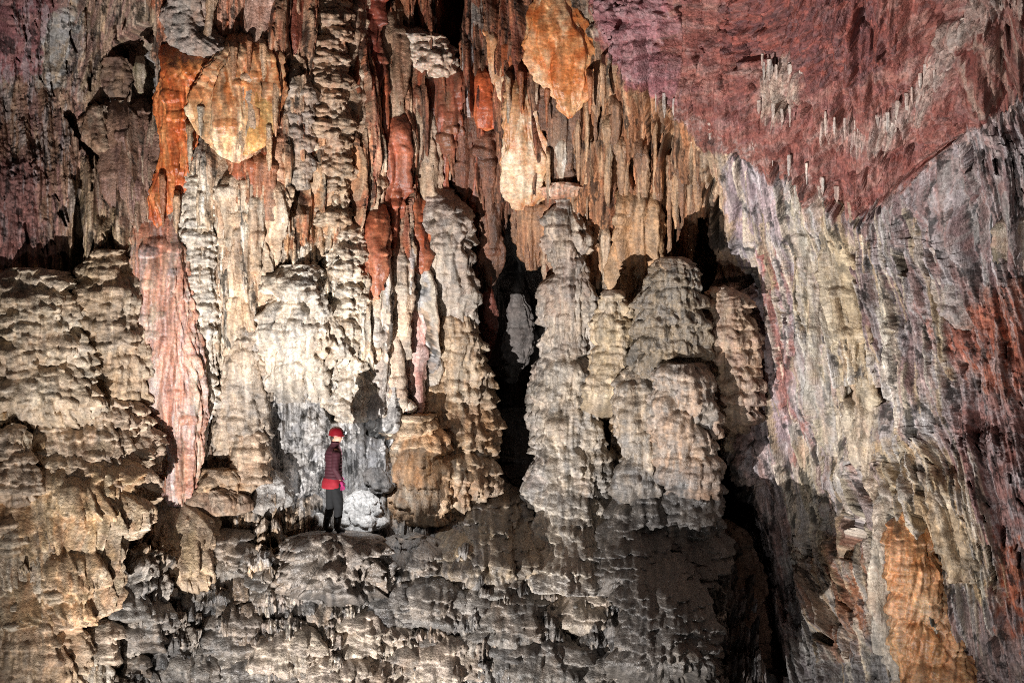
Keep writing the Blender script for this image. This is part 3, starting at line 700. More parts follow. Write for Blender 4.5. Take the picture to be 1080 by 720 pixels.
F('cave_drapery', 'cave drapery', 'pinkish orange slanting drapery fold right of the brown pipes',
  [(120,298,312), (160,294,308), (200,286,300), (235,278,290), (250,277,281)], [(206,150,116), (190,124,88), CREAM], 'flute', off=.35, ratio=.6)
F('stalactite', 'stalactite', 'thick grey beige stalactite with a dark cap left of the knobbly column',
  [(60,304,322), (76,302,328), (110,300,330), (150,304,328), (185,308,324), (200,312,320)], [(166,150,136), GREY, BEIGE], 'knob', off=.3, ratio=.8, amp=.7)
F('flowstone_column', 'column', 'tall beige knobbly column from the top edge, left of centre',
  [(-60,332,360), (0,331,361), (60,333,362), (120,332,364), (180,334,366), (225,338,364), (240,344,358)], [BEIGE, CREAM, (168,140,114), TAN], 'knob', off=.32, ratio=.7, amp=1.3)
F('flowstone_column', 'column', 'cream knobbly column standing behind the caver, left of the white striped drapery',
  [(215,350,362), (240,345,372), (300,342,378), (350,342,382), (390,344,386), (425,350,384), (445,358,378)], [CREAM, PALE, (196,172,146)], 'knob', off=.3, ratio=.7, amp=1.2)
# --- red and cream curtains, upper middle
red_rows = [([(112,400,420), (140,398,427), (180,399,426), (220,403,422), (250,408,416)], [(150,74,50), RED, (176,100,72)], 'dark red pipe cluster high above the cream knobbly column'),
 ([(210,380,394), (240,376,402), (280,376,400), (310,380,394), (322,385,389)], [(164,78,50), RUST, (188,116,84)], 'red brown drapery pipe beside the cream knobbly column'),
 ([(196,426,440), (215,424,449), (250,426,448), (280,432,446), (298,440,444)], [(178,78,44), RUST, (200,104,66)], 'bright rust red drapery tongue left of the black cleft'),
 ([(-30,386,402), (30,386,402), (70,388,400), (105,391,397)], [(126,50,38), RED, (100,44,36)], 'deep red pipe at the top edge left of the white flowstone crust'),
 ([(60,458,486), (90,460,488), (130,462,486), (155,466,482), (166,471,476)], [(140,74,54), RED, BROWN], 'dark red drapery below the white flowstone crust')]
for r, p, l in red_rows:
    F('cave_drapery', 'cave drapery', l, r, p, 'flute', M_CALC, 'red draperies of the upper wall', off=.5, ratio=.4, amp=1.1, share=.25)
for r, p, l in [
 ([(-40,362,386), (40,362,384), (100,366,384), (160,368,382), (200,372,380)], [BEIGE, TAN, CREAM], 'beige pipe curtain at the top edge right of the tall knobbly column'),
 ([(0,404,424), (60,404,426), (100,406,424), (135,410,420)], [TAN, (150,116,92), BEIGE], 'brown beige drapery with dripping ends beside the deep red pipe'),
 ([(90,428,452), (130,428,456), (180,432,458), (225,438,456), (265,443,453), (300,446,450)], [CREAM, (206,180,150), PALE, TAN], 'long pale stalactite drapery tapering down beside the black cleft'),
 ([(230,404,424), (290,402,426), (350,402,424), (410,404,422), (440,408,418)], [CREAM, (206,176,150), (196,160,132)], 'tan striped drapery above the caver, beside the bluish one'),
 ([(290,384,402), (340,384,404), (400,386,404), (440,390,402)], [PALE, LGREY, (206,190,178)], 'whitish grey smooth drapery just right of the cream knobbly column'),
 ([(285,424,442), (330,424,446), (380,424,444), (420,426,442), (440,430,438)], [(196,150,140), (176,96,84), PALE, BLUEG], 'pink and bluish drapery with thin red lines, left of the bulging stalagmite'),
 ([(150,372,398), (200,374,400), (230,378,396)], [(196,150,116), TAN, CREAM], 'peach coloured short drapery above the red brown pipe'),
 ([(100,480,500), (140,482,504), (190,484,500), (220,488,496)], [DBROWN, (112,70,54), (140,100,80)], 'dark brown drapery right of the black cleft, under the bluish stalactite'),
 ([(130,502,528), (180,504,530), (230,506,528), (270,510,524), (300,514,520)], [(110,66,50), DBROWN, (146,104,82)], 'dark reddish brown pipes below the triangular drapery'),
 ([(205,545,575), (235,540,580), (262,548,572), (285,556,566)], [(166,116,80), (190,146,108), BROWN], 'brown drapery hanging under the slab drapery'),
 ([(215,576,592), (260,578,594), (300,580,592), (330,584,588)], [TAN, (180,130,96), CREAM], 'tan drapery strip at the left edge of the grey central column'),
 ([(300,503,516), (340,504,517), (380,507,515)], [(150,66,44), RED, (124,52,38)], 'thin red pipe at the left edge of the dark central recess'),
 ]:
    F('cave_drapery', 'cave drapery', l, r, p, 'flute', None, 'draperies of the upper wall', off=.28, ratio=.5, amp=.9)
for x, y, l, q in [(376,40,90,3.5), (392,120,110,4), (408,60,80,4), (416,180,90,5), (436,150,70,3.5), (382,170,80,4), (398,210,90,4.5), (252,148,84,4), (266,152,96,4.5), (280,146,70,4), (320,120,60,3), (444,60,90,3.5), (505,150,120,5), (518,190,110,4.5), (548,60,70,5), (470,140,90,4)]:
    F('cave_drapery', 'cave drapery', 'one of the thin rust red pipes hanging among the beige draperies of the upper wall',
      [(y, x - q * .7, x + q * .7), (y + l * .6, x - q * .75, x + q * .7), (y + l * .9, x - q * .5, x + q * .4), (y + l, x - 1, x + 1)], [(160,84,54), (140,70,48), (178,104,72), (126,64,46)], 'flute', M_CALC, 'thin rust pipes of the upper wall', off=.5, ratio=.7, amp=.7, share=.25)
F('flowstone_crust', 'flowstone', 'white crusty flowstone ledge with a dripping fringe, top centre left',
  [(28,426,436), (40,428,462), (52,430,474), (64,432,477), (74,440,470), (82,448,462)], [WHITE, PALE, (206,186,164)], 'knob', M_CALC, off=.5, ratio=.6, amp=1.2)
for r, p, l in [
 ([(30,486,500), (60,487,502), (90,490,500), (124,493,497)], [LGREY, (190,196,206), GREY], 'bluish white stalactite right of the black slot at the top'),
 ([(-30,494,510), (20,495,508), (60,498,505)], [GREY, BEIGE, LGREY], 'grey stalactite at the top edge right of the black slot'),
 ([(-30,446,462), (10,447,460), (40,450,457)], [LGREY, BEIGE, GREY], 'light grey stalactite at the top edge above the white crust'),
 ([(150,470,478), (170,471,477), (190,473,475)], [CREAM, BEIGE], 'short cream stalactite at the lower edge of the dark red drapery'),
 ([(140,588,598), (170,587,597), (196,590,594)], [PALE, (190,170,150)], 'pale thin stalactite in the dark gap right of the slab drapery'),
 ([(235,636,644), (265,634,642), (300,636,640)], [CREAM, TAN], 'cream beaded stalactite strand in front of the brown curtain'),
 ([(130,730,740), (180,731,741), (230,733,739)], [TAN, (196,150,110), BROWN], 'tan stalactite at the right end of the brown curtain'),
 ([(225,676,690), (255,678,690), (282,682,686)], [TAN, BEIGE], 'tan stalactite above the tip of the disc tiered stalagmite')]:
    F('stalactite', 'stalactite', l, r, p, 'spike', None, 'stalactites of the upper wall', off=.42, ratio=.9)
for i in range(16):
    x = 612 + i * 7.6 + rng.normal() * 2; top = 62 + max(0, (x - 640) * .72); l = 60 + rng.random() * 90; q = 2.6 + rng.random() * 3.2; y = top + rng.random() * 70
    F('stalactite', 'stalactite', 'one of the thin tan pipes fringing the brown flowstone curtain under the red ceiling edge',
      [(y, x - q, x + q), (y + l * .5, x - q * .9, x + q * .9), (y + l * .85, x - q * .6, x + q * .6), (y + l, x - .8, x + .8)], [[TAN, (166,124,92), BROWN], [(190,150,112), TAN], [(136,98,74), BROWN]][i % 3], 'spike', None, 'thin pipes of the brown curtain', off=.3, ratio=1.)
F('cave_drapery', 'cave drapery', 'yellow brown column of pipes hanging from the brown curtain to the stalagmites',
  [(200,650,690), (240,652,694), (280,652,690), (310,656,678), (325,662,670)], [(190,144,100), TAN, (206,166,124)], 'flute', off=.5, ratio=.5)
# --- stalagmites and columns of the middle
F('stalagmite', 'stalagmite', 'broad white and beige tiered stalagmite left of the cream knobbly column, above the alcove',
  [(278,304,322), (290,296,332), (310,288,340), (335,284,346), (360,280,350), (385,278,352), (405,276,350), (420,284,340)], KN, 'tier', off=.35, ratio=.7, amp=1.2)
F('stalagmite', 'stalagmite', 'slim stalagmite of small layered tiers right of the pink tongue',
  [(338,254,262), (352,248,268), (380,243,272), (420,240,274), (460,236,276), (488,240,272)], [(186,164,140), GREY, BEIGE], 'mound', off=.32, ratio=.8, amp=.8)
F('flowstone_column', 'column', 'leaning grey column of stacked bells beside the black cleft, above the bulging stalagmite',
  [(196,454,466), (215,452,478), (240,451,488), (270,452,491), (300,456,492), (325,454,496), (350,452,498)], GK, 'tier', off=.9, ratio=.8, amp=.9)
F('stalagmite', 'stalagmite', 'big bulging cream stalagmite with fringed bells at the left of the dark central recess',
  [(328,468,488), (345,462,494), (362,454,498), (378,447,504), (400,442,508), (430,440,508), (460,440,508), (490,440,510), (520,442,510), (545,450,506)], [CREAM, (210,190,162), (190,164,134), (186,142,96)], 'tier', off=1.1, ratio=.8, amp=1.3)
F('flowstone_boss', 'flowstone', 'round white knob on the left shoulder of the bulging cream stalagmite',
  [(403,452,460), (408,448,464), (415,447,465), (421,451,461)], [WHITE, CREAM], 'blade', M_CALC, off=1.0, ratio=.9)
F('flowstone_boss', 'flowstone', 'small pale knob low beside the bluish drapery foot',
  [(421,427,433), (426,422,437), (433,423,437), (438,427,433)], [WHITE, CREAM], 'blade', M_CALC, off=.7, ratio=.9)
F('flowstone_mound', 'flowstone', 'cream and orange lumpy mound at the left foot of the bulging stalagmite',
  [(434,424,440), (444,418,452), (460,414,462), (490,416,466), (520,418,462), (550,424,456)], [CREAM, (206,160,110), (190,164,136), (196,134,82)], 'mound', off=.5, ratio=.7)
F('flowstone_column', 'column', 'tall grey white knobbly column right of the dark central recess',
  [(198,592,604), (240,584,613), (285,589,610), (302,581,616), (340,575,618), (372,580,616), (388,572,623), (440,570,629), (462,577,627), (482,568,634), (540,566,640), (590,568,642), (620,578,634)], GK + [CREAM], 'mound', off=1.3, ratio=.8, amp=.9, bells=.8)
F('stalagmite', 'stalagmite', 'small beige stalagmite with a rounded top between the grey column and disc tiered stalagmite',
  [(305,642,650), (318,637,655), (340,633,659), (370,631,660), (410,630,658), (440,632,656)], [BEIGE, CREAM, (170,150,118), YELL], 'tier', off=1.50, ratio=.8, attach=False)
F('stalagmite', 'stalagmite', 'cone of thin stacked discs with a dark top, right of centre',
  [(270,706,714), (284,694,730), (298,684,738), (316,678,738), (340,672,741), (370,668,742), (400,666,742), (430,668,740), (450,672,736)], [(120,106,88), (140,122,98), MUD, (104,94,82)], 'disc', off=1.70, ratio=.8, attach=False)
F('flowstone_mound', 'flowstone', 'fringed bell cluster at the left foot of the cone of stacked discs',
  [(388,666,686), (402,658,694), (430,656,698), (455,658,694), (480,662,690), (520,664,688), (545,668,684)], [(160,150,138), GREY, MUD, (176,154,130)], 'tier', off=1.90, ratio=.8, attach=False)
F('flowstone_mound', 'flowstone', 'rosy tan fringed bell in front of the cone of stacked discs',
  [(382,700,734), (396,696,744), (424,694,750), (452,699,748), (480,704,744), (515,708,742), (540,712,736)], [(170,144,124), (176,140,114), GREY, MUD], 'tier', off=2.10, ratio=.8, attach=False)
F('stalagmite', 'stalagmite', 'tan stalagmite of flat tiers right of the black slot, against the slanting wall',
  [(302,757,768), (315,750,782), (340,748,790), (365,747,796), (395,748,797), (430,748,794), (462,752,788)], [(176,142,116), TAN, BEIGE, (150,120,104)], 'disc', off=2.4, ratio=.7, amp=1.2)
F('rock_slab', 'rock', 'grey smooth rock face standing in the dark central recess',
  [(310,538,550), (326,533,558), (350,532,562), (376,531,560), (394,528,550), (404,531,545)], [(96,89,85), (80,75,72), (88,78,73)], 'rock', M_WALL, off=-.2, ratio=.5, amp=.7)  # greys lowered so the slab carries the recess's shade in its colour
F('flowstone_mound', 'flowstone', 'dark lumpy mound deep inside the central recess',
  [(430,520,560), (450,512,570), (490,508,572), (530,508,572), (550,520,560)], [(80,72,68), (72,66,62), (66,58,54)], 'mound', off=-.6, ratio=.5)  # palette darkened for the shade inside the recess
# --- left side
F('flowstone_mound', 'flowstone', 'tall tan flowstone dome with wide bells at the left edge',
  [(282,14,44), (294,2,60), (312,-12,70), (340,-24,76), (370,-30,78), (400,-34,80), (430,-34,82), (450,-30,70)], TN, 'tier', off=.5, ratio=.4, amp=1.4)
F('stalagmite', 'stalagmite', 'layered tan stalagmite between the black crack and the pink tongue',
  [(262,106,122), (280,96,134), (305,88,142), (335,84,146), (360,84,148), (385,90,150), (420,106,152), (445,122,152)], [(176,148,116), TAN, BEIGE, CREAM], 'mound', off=.45, ratio=.7, amp=1.2)
F('flowstone_mound', 'flowstone', 'low tan mound with a dark upper side below the layered stalagmite, left',
  [(404,74,100), (414,58,116), (430,40,130), (450,16,142), (475,-6,148), (505,-20,150), (530,-20,140)], [(196,170,146), CREAM, (196,166,146), BEIGE], 'mound', off=.5, ratio=.3, amp=1.5)
F('cave_drapery', 'cave drapery', 'wide yellow tan curtain of pipes at the lower left edge',
  [(470,-30,110), (490,-40,128), (520,-40,132), (560,-40,128), (600,-36,124), (640,-30,116), (655,-20,90)], [(200,166,124), TAN, YELL, CREAM, (190,140,100)], 'curtain', off=.8, ratio=.2, amp=1.8)
F('flowstone_mound', 'flowstone', 'orange tan fringed mound in the bottom left corner',
  [(628,0,40), (640,-14,64), (660,-20,74), (690,-20,78), (730,-20,80), (760,-20,80)], [(196,168,140), TAN, CREAM, (196,156,124)], 'mound', off=.6, ratio=.35, amp=1.2)
F('stalactite', 'stalactite', 'stubby brown stalagmite with dripping points left of the alcove',
  [(438,254,268), (448,248,275), (466,247,276), (484,250,275), (500,254,274), (510,262,270)], [(186,156,126), (160,124,96), CREAM], 'tier', off=.55, ratio=.9)['label'] = 'stubby brown dripstone with hanging points at the left of the alcove'
F('boulder', 'boulder', 'rough silver grey boulder at the left foot of the alcove',
  [(496,272,292), (504,267,302), (518,264,306), (532,266,304), (542,274,296)], [LGREY, (186,184,180), GREY], 'rock', M_WALL, off=.6, ratio=.8)
F('boulder', 'boulder', 'tan layered boulder on the ledge between the pink tongue and the grey boulder',
  [(494,214,250), (502,208,260), (514,206,262), (520,210,260)], [(190,146,104), TAN, BEIGE], 'rock', M_WALL, off=.6, ratio=.7)
F('boulder', 'boulder', 'brown rounded boulder under the tan layered one on the ledge',
  [(514,204,240), (522,200,262), (534,202,262), (542,212,250)], [(150,120,96), BROWN, BEIGE], 'rock', M_WALL, off=.75, ratio=.7)
F('boulder', 'boulder', 'bright white boulder on the ledge right of the caver',
  [(517,378,386), (524,370,396), (534,363,400), (546,361,400), (556,364,394), (560,370,388)], [(228,226,222), (210,208,204)], 'rock', M_WALL, off=.62, ratio=.7, amp=1.5)
F('boulder', 'boulder', 'small white stone left of the caver\'s boots',
  [(541,332,340), (546,327,346), (554,326,346), (558,330,342)], [(226,224,220), LGREY], 'blade', M_WALL, off=.55, ratio=.7)
F('boulder', 'boulder', 'dark round boulder above the bright white boulder, at the mound\'s foot',
  [(492,392,404), (499,388,410), (510,388,412), (520,392,408)], [(120,112,106), MUD], 'rock', M_WALL, off=.4, ratio=.8)
F('flowstone_mound', 'flowstone', 'wide dark capped dome below the central recess',
  [(506,500,520), (512,486,536), (524,474,550), (545,466,560), (570,462,566), (600,462,562), (615,474,550)], [(150,130,104), MUD, (170,146,112), (120,108,98)], 'mound', M_WET, off=.75, ratio=.7, amp=1.2)
F('flowstone_mound', 'flowstone', 'beige fringed mound directly under the ledge left of the caver',
  [(520,150,180), (532,142,200), (556,138,214), (590,138,216), (615,150,206), (632,170,190)], [(186,160,130), BEIGE, YELL, (166,140,116)], 'curtain', off=.35, ratio=.5, amp=1.3)
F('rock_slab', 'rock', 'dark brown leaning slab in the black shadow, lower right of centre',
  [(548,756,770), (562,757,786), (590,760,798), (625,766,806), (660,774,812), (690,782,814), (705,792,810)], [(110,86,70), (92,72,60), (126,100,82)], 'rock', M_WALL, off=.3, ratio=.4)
for l, r in [('dark wet glistening mound below the left bell cluster, beside the tall grey column', [(500,662,680), (515,654,690), (545,648,694), (590,646,692), (630,650,686)]),
             ('dark wet glistening mound at the foot of the rosy tan bell, beside the black shadow', [(492,712,732), (508,702,742), (540,698,748), (590,700,752), (640,706,748)]),
             ('low grey glistening mound in front of the two dark wet ones, near the bottom', [(580,684,706), (596,668,722), (630,660,734), (680,660,738), (720,668,734)])]:
    F('flowstone_mound', 'flowstone', l, r, [(100,95,90), (134,124,114), (76,72,70)], 'mound', M_WET, off=1.3 if r[0][0] < 560 else 1.5, ratio=.9, amp=1.3, attach=False)
# --- right wall
F('cave_drapery', 'cave drapery', 'yellow tan pair of pipes running down from the red ceiling corner, right',
  [(212,868,888), (240,868,892), (290,872,902), (340,880,908), (385,892,916), (420,902,918), (450,908,916)], [(192,172,140), YELL, (184,162,130)], 'flute', off=.22, ratio=.35, lean=.14, share=.5)
F('cave_drapery', 'cave drapery', 'pale greenish beige strip left of the yellow pipes on the slanting wall',
  [(178,834,846), (200,832,866), (250,838,872), (310,846,880), (370,852,892), (430,860,898), (480,870,894)], [(190,176,146), LGREY, (176,164,140)], 'flute', off=.12, ratio=.2, amp=.8, share=.6)
F('cave_drapery', 'cave drapery', 'cream drapery under the dark hole at the right',
  [(418,900,922), (428,896,934), (450,900,940), (480,906,944), (510,914,944), (530,924,940)], [(196,178,150), CREAM, BEIGE], 'flute', off=.22, ratio=.4)
F('cave_drapery', 'cave drapery', 'whitish slanting strip above the red rock patch, far right',
  [(230,974,990), (260,976,1000), (300,986,1012), (335,1000,1022), (346,1010,1018)], [(190,182,172), LGREY, (176,164,156)], 'flute', off=.2, ratio=.3, lean=.3, share=.5)
F('cave_drapery', 'cave drapery', 'small yellow beige curtain at the right edge above the red rock',
  [(228,1066,1100), (245,1058,1104), (270,1058,1100), (288,1064,1094), (296,1072,1086)], [(190,166,120), YELL, BEIGE], 'flute', off=.05, ratio=.2, share=.6)
F('flowstone_column', 'column', 'bright orange bulging column in the lower right corner',
  [(530,957,962), (545,948,974), (556,944,979), (580,942,984), (610,944,984), (640,950,992), (670,956,1004), (700,962,1022), (740,966,1040)], [(212,140,82), (228,178,132), (204,122,62), (220,170,120)], 'mound', M_CALC, off=.35, ratio=.6, amp=.8)
F('cave_drapery', 'cave drapery', 'cream dripping drapery left of the bright orange column',
  [(470,926,950), (510,928,962), (550,930,956), (600,928,950), (650,928,956), (700,936,964), (740,944,960)], [CREAM, (206,184,156), PALE], 'flute', off=.22, ratio=.45, lean=.05)
F('cave_drapery', 'cave drapery', 'beige slanting pipes right of the black crack beside the orange column',
  [(480,972,990), (520,976,1008), (560,984,1026), (595,996,1038), (612,1008,1030)], [(196,168,134), TAN, CREAM], 'flute', off=.25, ratio=.4, lean=.3)
# --- lower slope: bells and mounds one above another
for i, (x, y, w_, h_, p, l) in enumerate([
 (455,622,36,40,0,'dark bell with a rust streak below the lumpy mound, lower middle'), (540,640,40,44,0,'dark bell with a brown streak left of the grey column\'s foot'),
 (668,645,40,44,0,'dark bell with a brown streak below the wet mound'), (385,655,46,40,1,'pale rounded mound below the bright boulder, near the bottom'),
 (300,672,44,40,1,'pale lumpy mound near the bottom edge, left of centre'), (350,700,46,44,1,'cream fringed mound at the bottom edge below the caver'),
 (470,690,50,44,1,'pale grey swelling mound at the bottom edge, centre'), (240,650,36,44,0,'dark fringed bell below the beige fringed mound'),
 (200,690,40,40,0,'grey bell near the bottom edge right of the yellow tan curtain'), (150,650,32,38,0,'dark bell right of the yellow tan curtain'),
 (570,690,46,44,0,'grey bell at the bottom edge right of the pale swelling mound'), (640,700,44,40,0,'dark bell at the bottom edge left of the brown slab'),
 (720,690,40,44,0,'darkest bell at the bottom edge beside the brown slab'), (300,600,40,40,0,'grey brown bell below the silver boulder'),
 (370,600,40,36,0,'dark bell just below the caver\'s ledge'), (430,580,34,36,0,'grey bell below the bright boulder\'s right end'),
 (610,625,34,40,1,'grey beige bell at the foot of the tall grey column'), (240,575,34,36,0,'grey bell under the brown boulder of the ledge'),
 (520,600,30,34,0,'small dark bell on the dark capped dome\'s foot'), (420,705,34,40,1,'pale split bell at the bottom edge between two mounds')]):
    w_ *= .72; h_ *= .85
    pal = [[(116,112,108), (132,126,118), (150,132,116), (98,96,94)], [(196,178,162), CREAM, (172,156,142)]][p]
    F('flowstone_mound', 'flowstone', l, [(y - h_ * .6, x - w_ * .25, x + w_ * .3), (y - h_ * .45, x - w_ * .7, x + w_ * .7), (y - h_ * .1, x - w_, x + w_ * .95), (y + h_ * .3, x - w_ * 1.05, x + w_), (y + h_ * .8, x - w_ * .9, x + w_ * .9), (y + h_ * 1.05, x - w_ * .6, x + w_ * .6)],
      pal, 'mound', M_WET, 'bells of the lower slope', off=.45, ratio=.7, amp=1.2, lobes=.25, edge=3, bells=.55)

# small pale stalactites along the seams of the red ceiling
for i, (x, y) in enumerate([(802,66), (808,70), (814,69), (821,74), (828,72), (835,76), (842,74), (848,78), (806,112), (815,116), (824,118), (834,116), (870,124), (880,128), (890,126), (900,130), (912,128), (924,126), (935,120), (946,112),
      (955,104), (963,96), (970,86), (978,74), (986,62), (996,50), (1006,38), (1016,26), (905,128), (940,132), (958,116), (690,96), (702,106), (712,112), (722,116), (734,126), (748,134), (764,142), (780,150), (798,156), (816,164), (834,170), (850,178), (866,192), (880,202)]):
    q = 1.3 + rng.random() * 1.4; l = 9 + rng.random() * 13; x += rng.normal() * 2; y += rng.normal() * 2
    F('stalactite', 'stalactite', 'one of the small pale stalactites hanging along the seams of the red ceiling',
      [(y - 5, x - q, x + q), (y + l * .5, x - q * .9, x + q * .9), (y + l, x - .5, x + .5)], [(196,180,166), (176,152,140), LGREY], 'spike', None, 'small stalactites of the red ceiling', off=.16, ratio=1., embed='none', attach=False, share=.2)
for x, y, l, q in [(212,104,40,3), (284,120,60,3.5), (291,74,70,3), (246,40,46,4), (262,34,44,4), (278,36,50,4), (566,60,50,3), (577,84,50,3), (622,70,50,3), (636,56,60,3), (578,150,64,3), (536,70,60,3), (550,64,56,3), (172,170,70,3), (200,120,60,3), (186,196,50,3)]:
    F('stalactite', 'stalactite', 'one of the slender tan dripstones hanging round the edges of the orange draperies',
      [(y, x - q, x + q), (y + l * .6, x - q * .8, x + q * .8), (y + l * .9, x - q * .5, x + q * .4), (y + l, x - .7, x + .7)], [[(196,150,112), TAN], [(176,116,76), RUST], [CREAM, (206,160,116)]][int(x) % 3], 'spike', None, 'slender dripstones round the orange draperies', off=1.0, ratio=1.)

# the crowd of small knobs on the slope and at the lower left
def knobs(poly, dx, dy, pals, label, group, off, mat):
    xs_ = [p[0] for p in poly]; ys_ = [p[1] for p in poly]; k = 0
    for y in np.arange(min(ys_), max(ys_), dy):
        k += 1
        for x in np.arange(min(xs_) + (k % 2) * dx * .5, max(xs_), dx):
            X_, Y_ = x + rng.normal() * dx * .22, y + rng.normal() * dy * .25
            if not inside(poly, np.array([X_]), np.array([Y_]))[0] or rng.random() < .12: continue
            w_ = dx * (.24 + .32 * rng.random()); h_ = w_ * (1.6 + 1.3 * rng.random()); sk = rng.normal() * w_ * .2
            F('flowstone_mound', 'flowstone', label, [(Y_ - h_ * .55, X_ - w_ * .4 + sk, X_ + w_ * .4 + sk), (Y_ - h_ * .42, X_ - w_ * .68 + sk, X_ + w_ * .66 + sk), (Y_ - h_ * .15, X_ - w_ + sk, X_ + w_ * .95), (Y_ + h_ * .2, X_ - w_, X_ + w_), (Y_ + h_ * .6, X_ - w_ * .9, X_ + w_ * .85), (Y_ + h_ * .85, X_ - w_ * .6, X_ + w_ * .6)],
              pals[rng.integers(len(pals))], 'bell' if rng.random() < .7 else 'mound', mat, group, off=off + .25 * rng.random(), ratio=.85, amp=1.0, bells=.5, lobes=.3)


GREYS = [[(110,107,104), MUD, (136,130,122)], [(150,144,136), (124,118,112)], [(186,174,160), (150,142,132)], [DGREY, (84,82,81), (110,106,102)], [(150,128,108), (120,112,104)]]
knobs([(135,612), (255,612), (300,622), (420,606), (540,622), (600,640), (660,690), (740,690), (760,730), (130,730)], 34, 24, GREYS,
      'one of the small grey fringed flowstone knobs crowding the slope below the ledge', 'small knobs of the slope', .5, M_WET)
knobs([(-5,450), (100,440), (140,500), (130,640), (110,730), (-5,730)], 36, 34, [[CREAM, (196,170,146)], [(204,184,158), PALE], [(186,152,124), CREAM], [(170,150,132), BEIGE]],
      'one of the small cream flowstone knobs on the lower left wall', 'small knobs of the lower left wall', .8, M_FLOW)
# ------------------------------------------------------------------ the ledge and the caver
ledge = formation('rock_ledge', [(561,328,378), (566,320,388), (576,314,396), (592,310,400), (612,314,396), (628,326,384)], [MUD, (110,100,90), (136,122,110)], 'mound', M_WET, off=.95, ratio=.6, embed='bottom', ymode='flat', attach=False, lobes=.5, edge=6, amp=1.6, bells=.6)
ledge['kind'] = 'structure'
bpy.context.view_layer.update()
PY_ = -1.75
PX_, _z = at(352.5, 561, PY_)
hit = ledge.ray_cast(ledge.matrix_world.inverted() @ Vector((float(PX_), PY_, 3)), Vector((0, 0, -1)))
PZ_ = (ledge.matrix_world @ hit[1]).z - .015 if hit[0] else float(_z)
print('ledge hit', hit[0], PZ_, float(_z))

caver = bpy.data.objects.new('person', None); COL.objects.link(caver)
caver.location = (float(PX_), PY_, PZ_); caver.rotation_euler = (0, 0, math.radians(-66)); caver.scale = (.955,) * 3
tag(caver, 'caver in red helmet and maroon quilted jacket standing on the ledge', 'person')


def skin(name, verts, edges, mat, sub=2, root=0, parent=caver):
    """verts: (x,y,z,rx,ry)"""
    me = bpy.data.meshes.new(name)
    me.from_pydata([v[:3] for v in verts], edges, [])
    o = bpy.data.objects.new(name, me); COL.objects.link(o); o.parent = parent
    o.modifiers.new('Skin', 'SKIN')
    sv = me.skin_vertices[0].data
    for i, v in enumerate(verts):
        sv[i].radius = (v[3], v[4] if len(v) > 4 else v[3]); sv[i].use_root = (i == root)
    m = o.modifiers.new('Sub', 'SUBSURF'); m.levels = sub; m.render_levels = sub
    dg = bpy.context.evaluated_depsgraph_get()
    ev = o.evaluated_get(dg); nm = bpy.data.meshes.new_from_object(ev)
    o.modifiers.clear(); o.data = nm; nm.materials.clear(); nm.materials.append(mat)
    for p in nm.polygons: p.use_smooth = True
    return o


SKIN_M = plain('skin', (196, 140, 116), .55); JACK = plain('maroon_nylon', (54, 5, 20), .8, scale=30); REDM = plain('red_cloth', (138, 15, 32), .8)
TROU = plain('dark_trousers', (12, 12, 14), .9); BOOT = plain('black_rubber', (24, 24, 26), .5); HELM = plain('red_helmet_shell', (116, 14, 26), .4)
GLOV = plain('magenta_glove', (140, 26, 84), .8); BLK = plain('black_strap', (22, 22, 24), .6); HAIRM = plain('dark_hair', (50, 34, 26), .6, scale=90)
LENS = plain('lamp_lens', (240, 244, 255), .1, emit=12.)

hx, hy = math.sin(math.radians(-14)), math.cos(math.radians(-14))     # the head is turned towards the picture plane's right
hx, hy = math.sin(math.radians(38)), math.cos(math.radians(38))
V_ = [(0,0,.95,.13,.105), (0,-.01,1.14,.125,.10), (0,-.01,1.34,.15,.105), (0,0,1.46,.07,.07), (.01,.02,1.53,.052,.052), (.015,.03,1.60,.072,.078), (.02,.035,1.69,.076,.082),
      (.165,-.01,1.40,.055), (.225,-.05,1.14,.042), (.235,.05,.92,.030), (-.165,-.01,1.40,.055), (-.215,.0,1.13,.042), (-.16,.14,.97,.030),
      (.085,.0,.88,.085), (.10,.05,.49,.058), (.10,.02,.10,.042), (.115,.15,.045,.036), (-.085,-.01,.88,.085), (-.115,-.03,.49,.058), (-.125,-.12,.10,.042), (-.14,.01,.045,.036),
      (.02 + hx*.085, .035 + hy*.085, 1.615, .020), (.02 + hx*.108, .035 + hy*.108, 1.602, .011), (.02 + hx*.07, .035 + hy*.07, 1.555, .030)]
E_ = [(0,1),(1,2),(2,3),(3,4),(4,5),(5,6),(2,7),(7,8),(8,9),(2,10),(10,11),(11,12),(0,13),(13,14),(14,15),(15,16),(0,17),(17,18),(18,19),(19,20),(5,21),(21,22),(5,23)]
skin('body', V_, E_, SKIN_M)
# clothes are lofted round the body
def loft(vs, fs, ring, seg=28):
    b = len(vs)
    for i, (x, y, z, rx, ry) in enumerate(ring):
        for k in range(seg):
            a = 2 * math.pi * k / seg; w_ = 1 + .05 * math.sin(5 * a + 9 * z) * math.sin(23 * z + 2 * a)
            vs.append((x + rx * w_ * math.cos(a), y + ry * w_ * math.sin(a), z))
    for i in range(len(ring) - 1):
        for k in range(seg):
            fs.append((b + i * seg + k, b + i * seg + (k + 1) % seg, b + (i + 1) * seg + (k + 1) % seg, b + (i + 1) * seg + k))
    fs.append(tuple(b + k for k in range(seg))[::-1]); fs.append(tuple(b + (len(ring) - 1) * seg + k for k in range(seg)))


def garment(name, rings, mat):
    vs, fs = [], []
    for r in rings: loft(vs, fs, r)
    me = bpy.data.meshes.new(name); me.from_pydata(vs, [], fs); me.materials.append(mat)
    for p in me.polygons: p.use_smooth = True
    o = bpy.data.objects.new(name, me); COL.objects.link(o); o.parent = caver
    return o


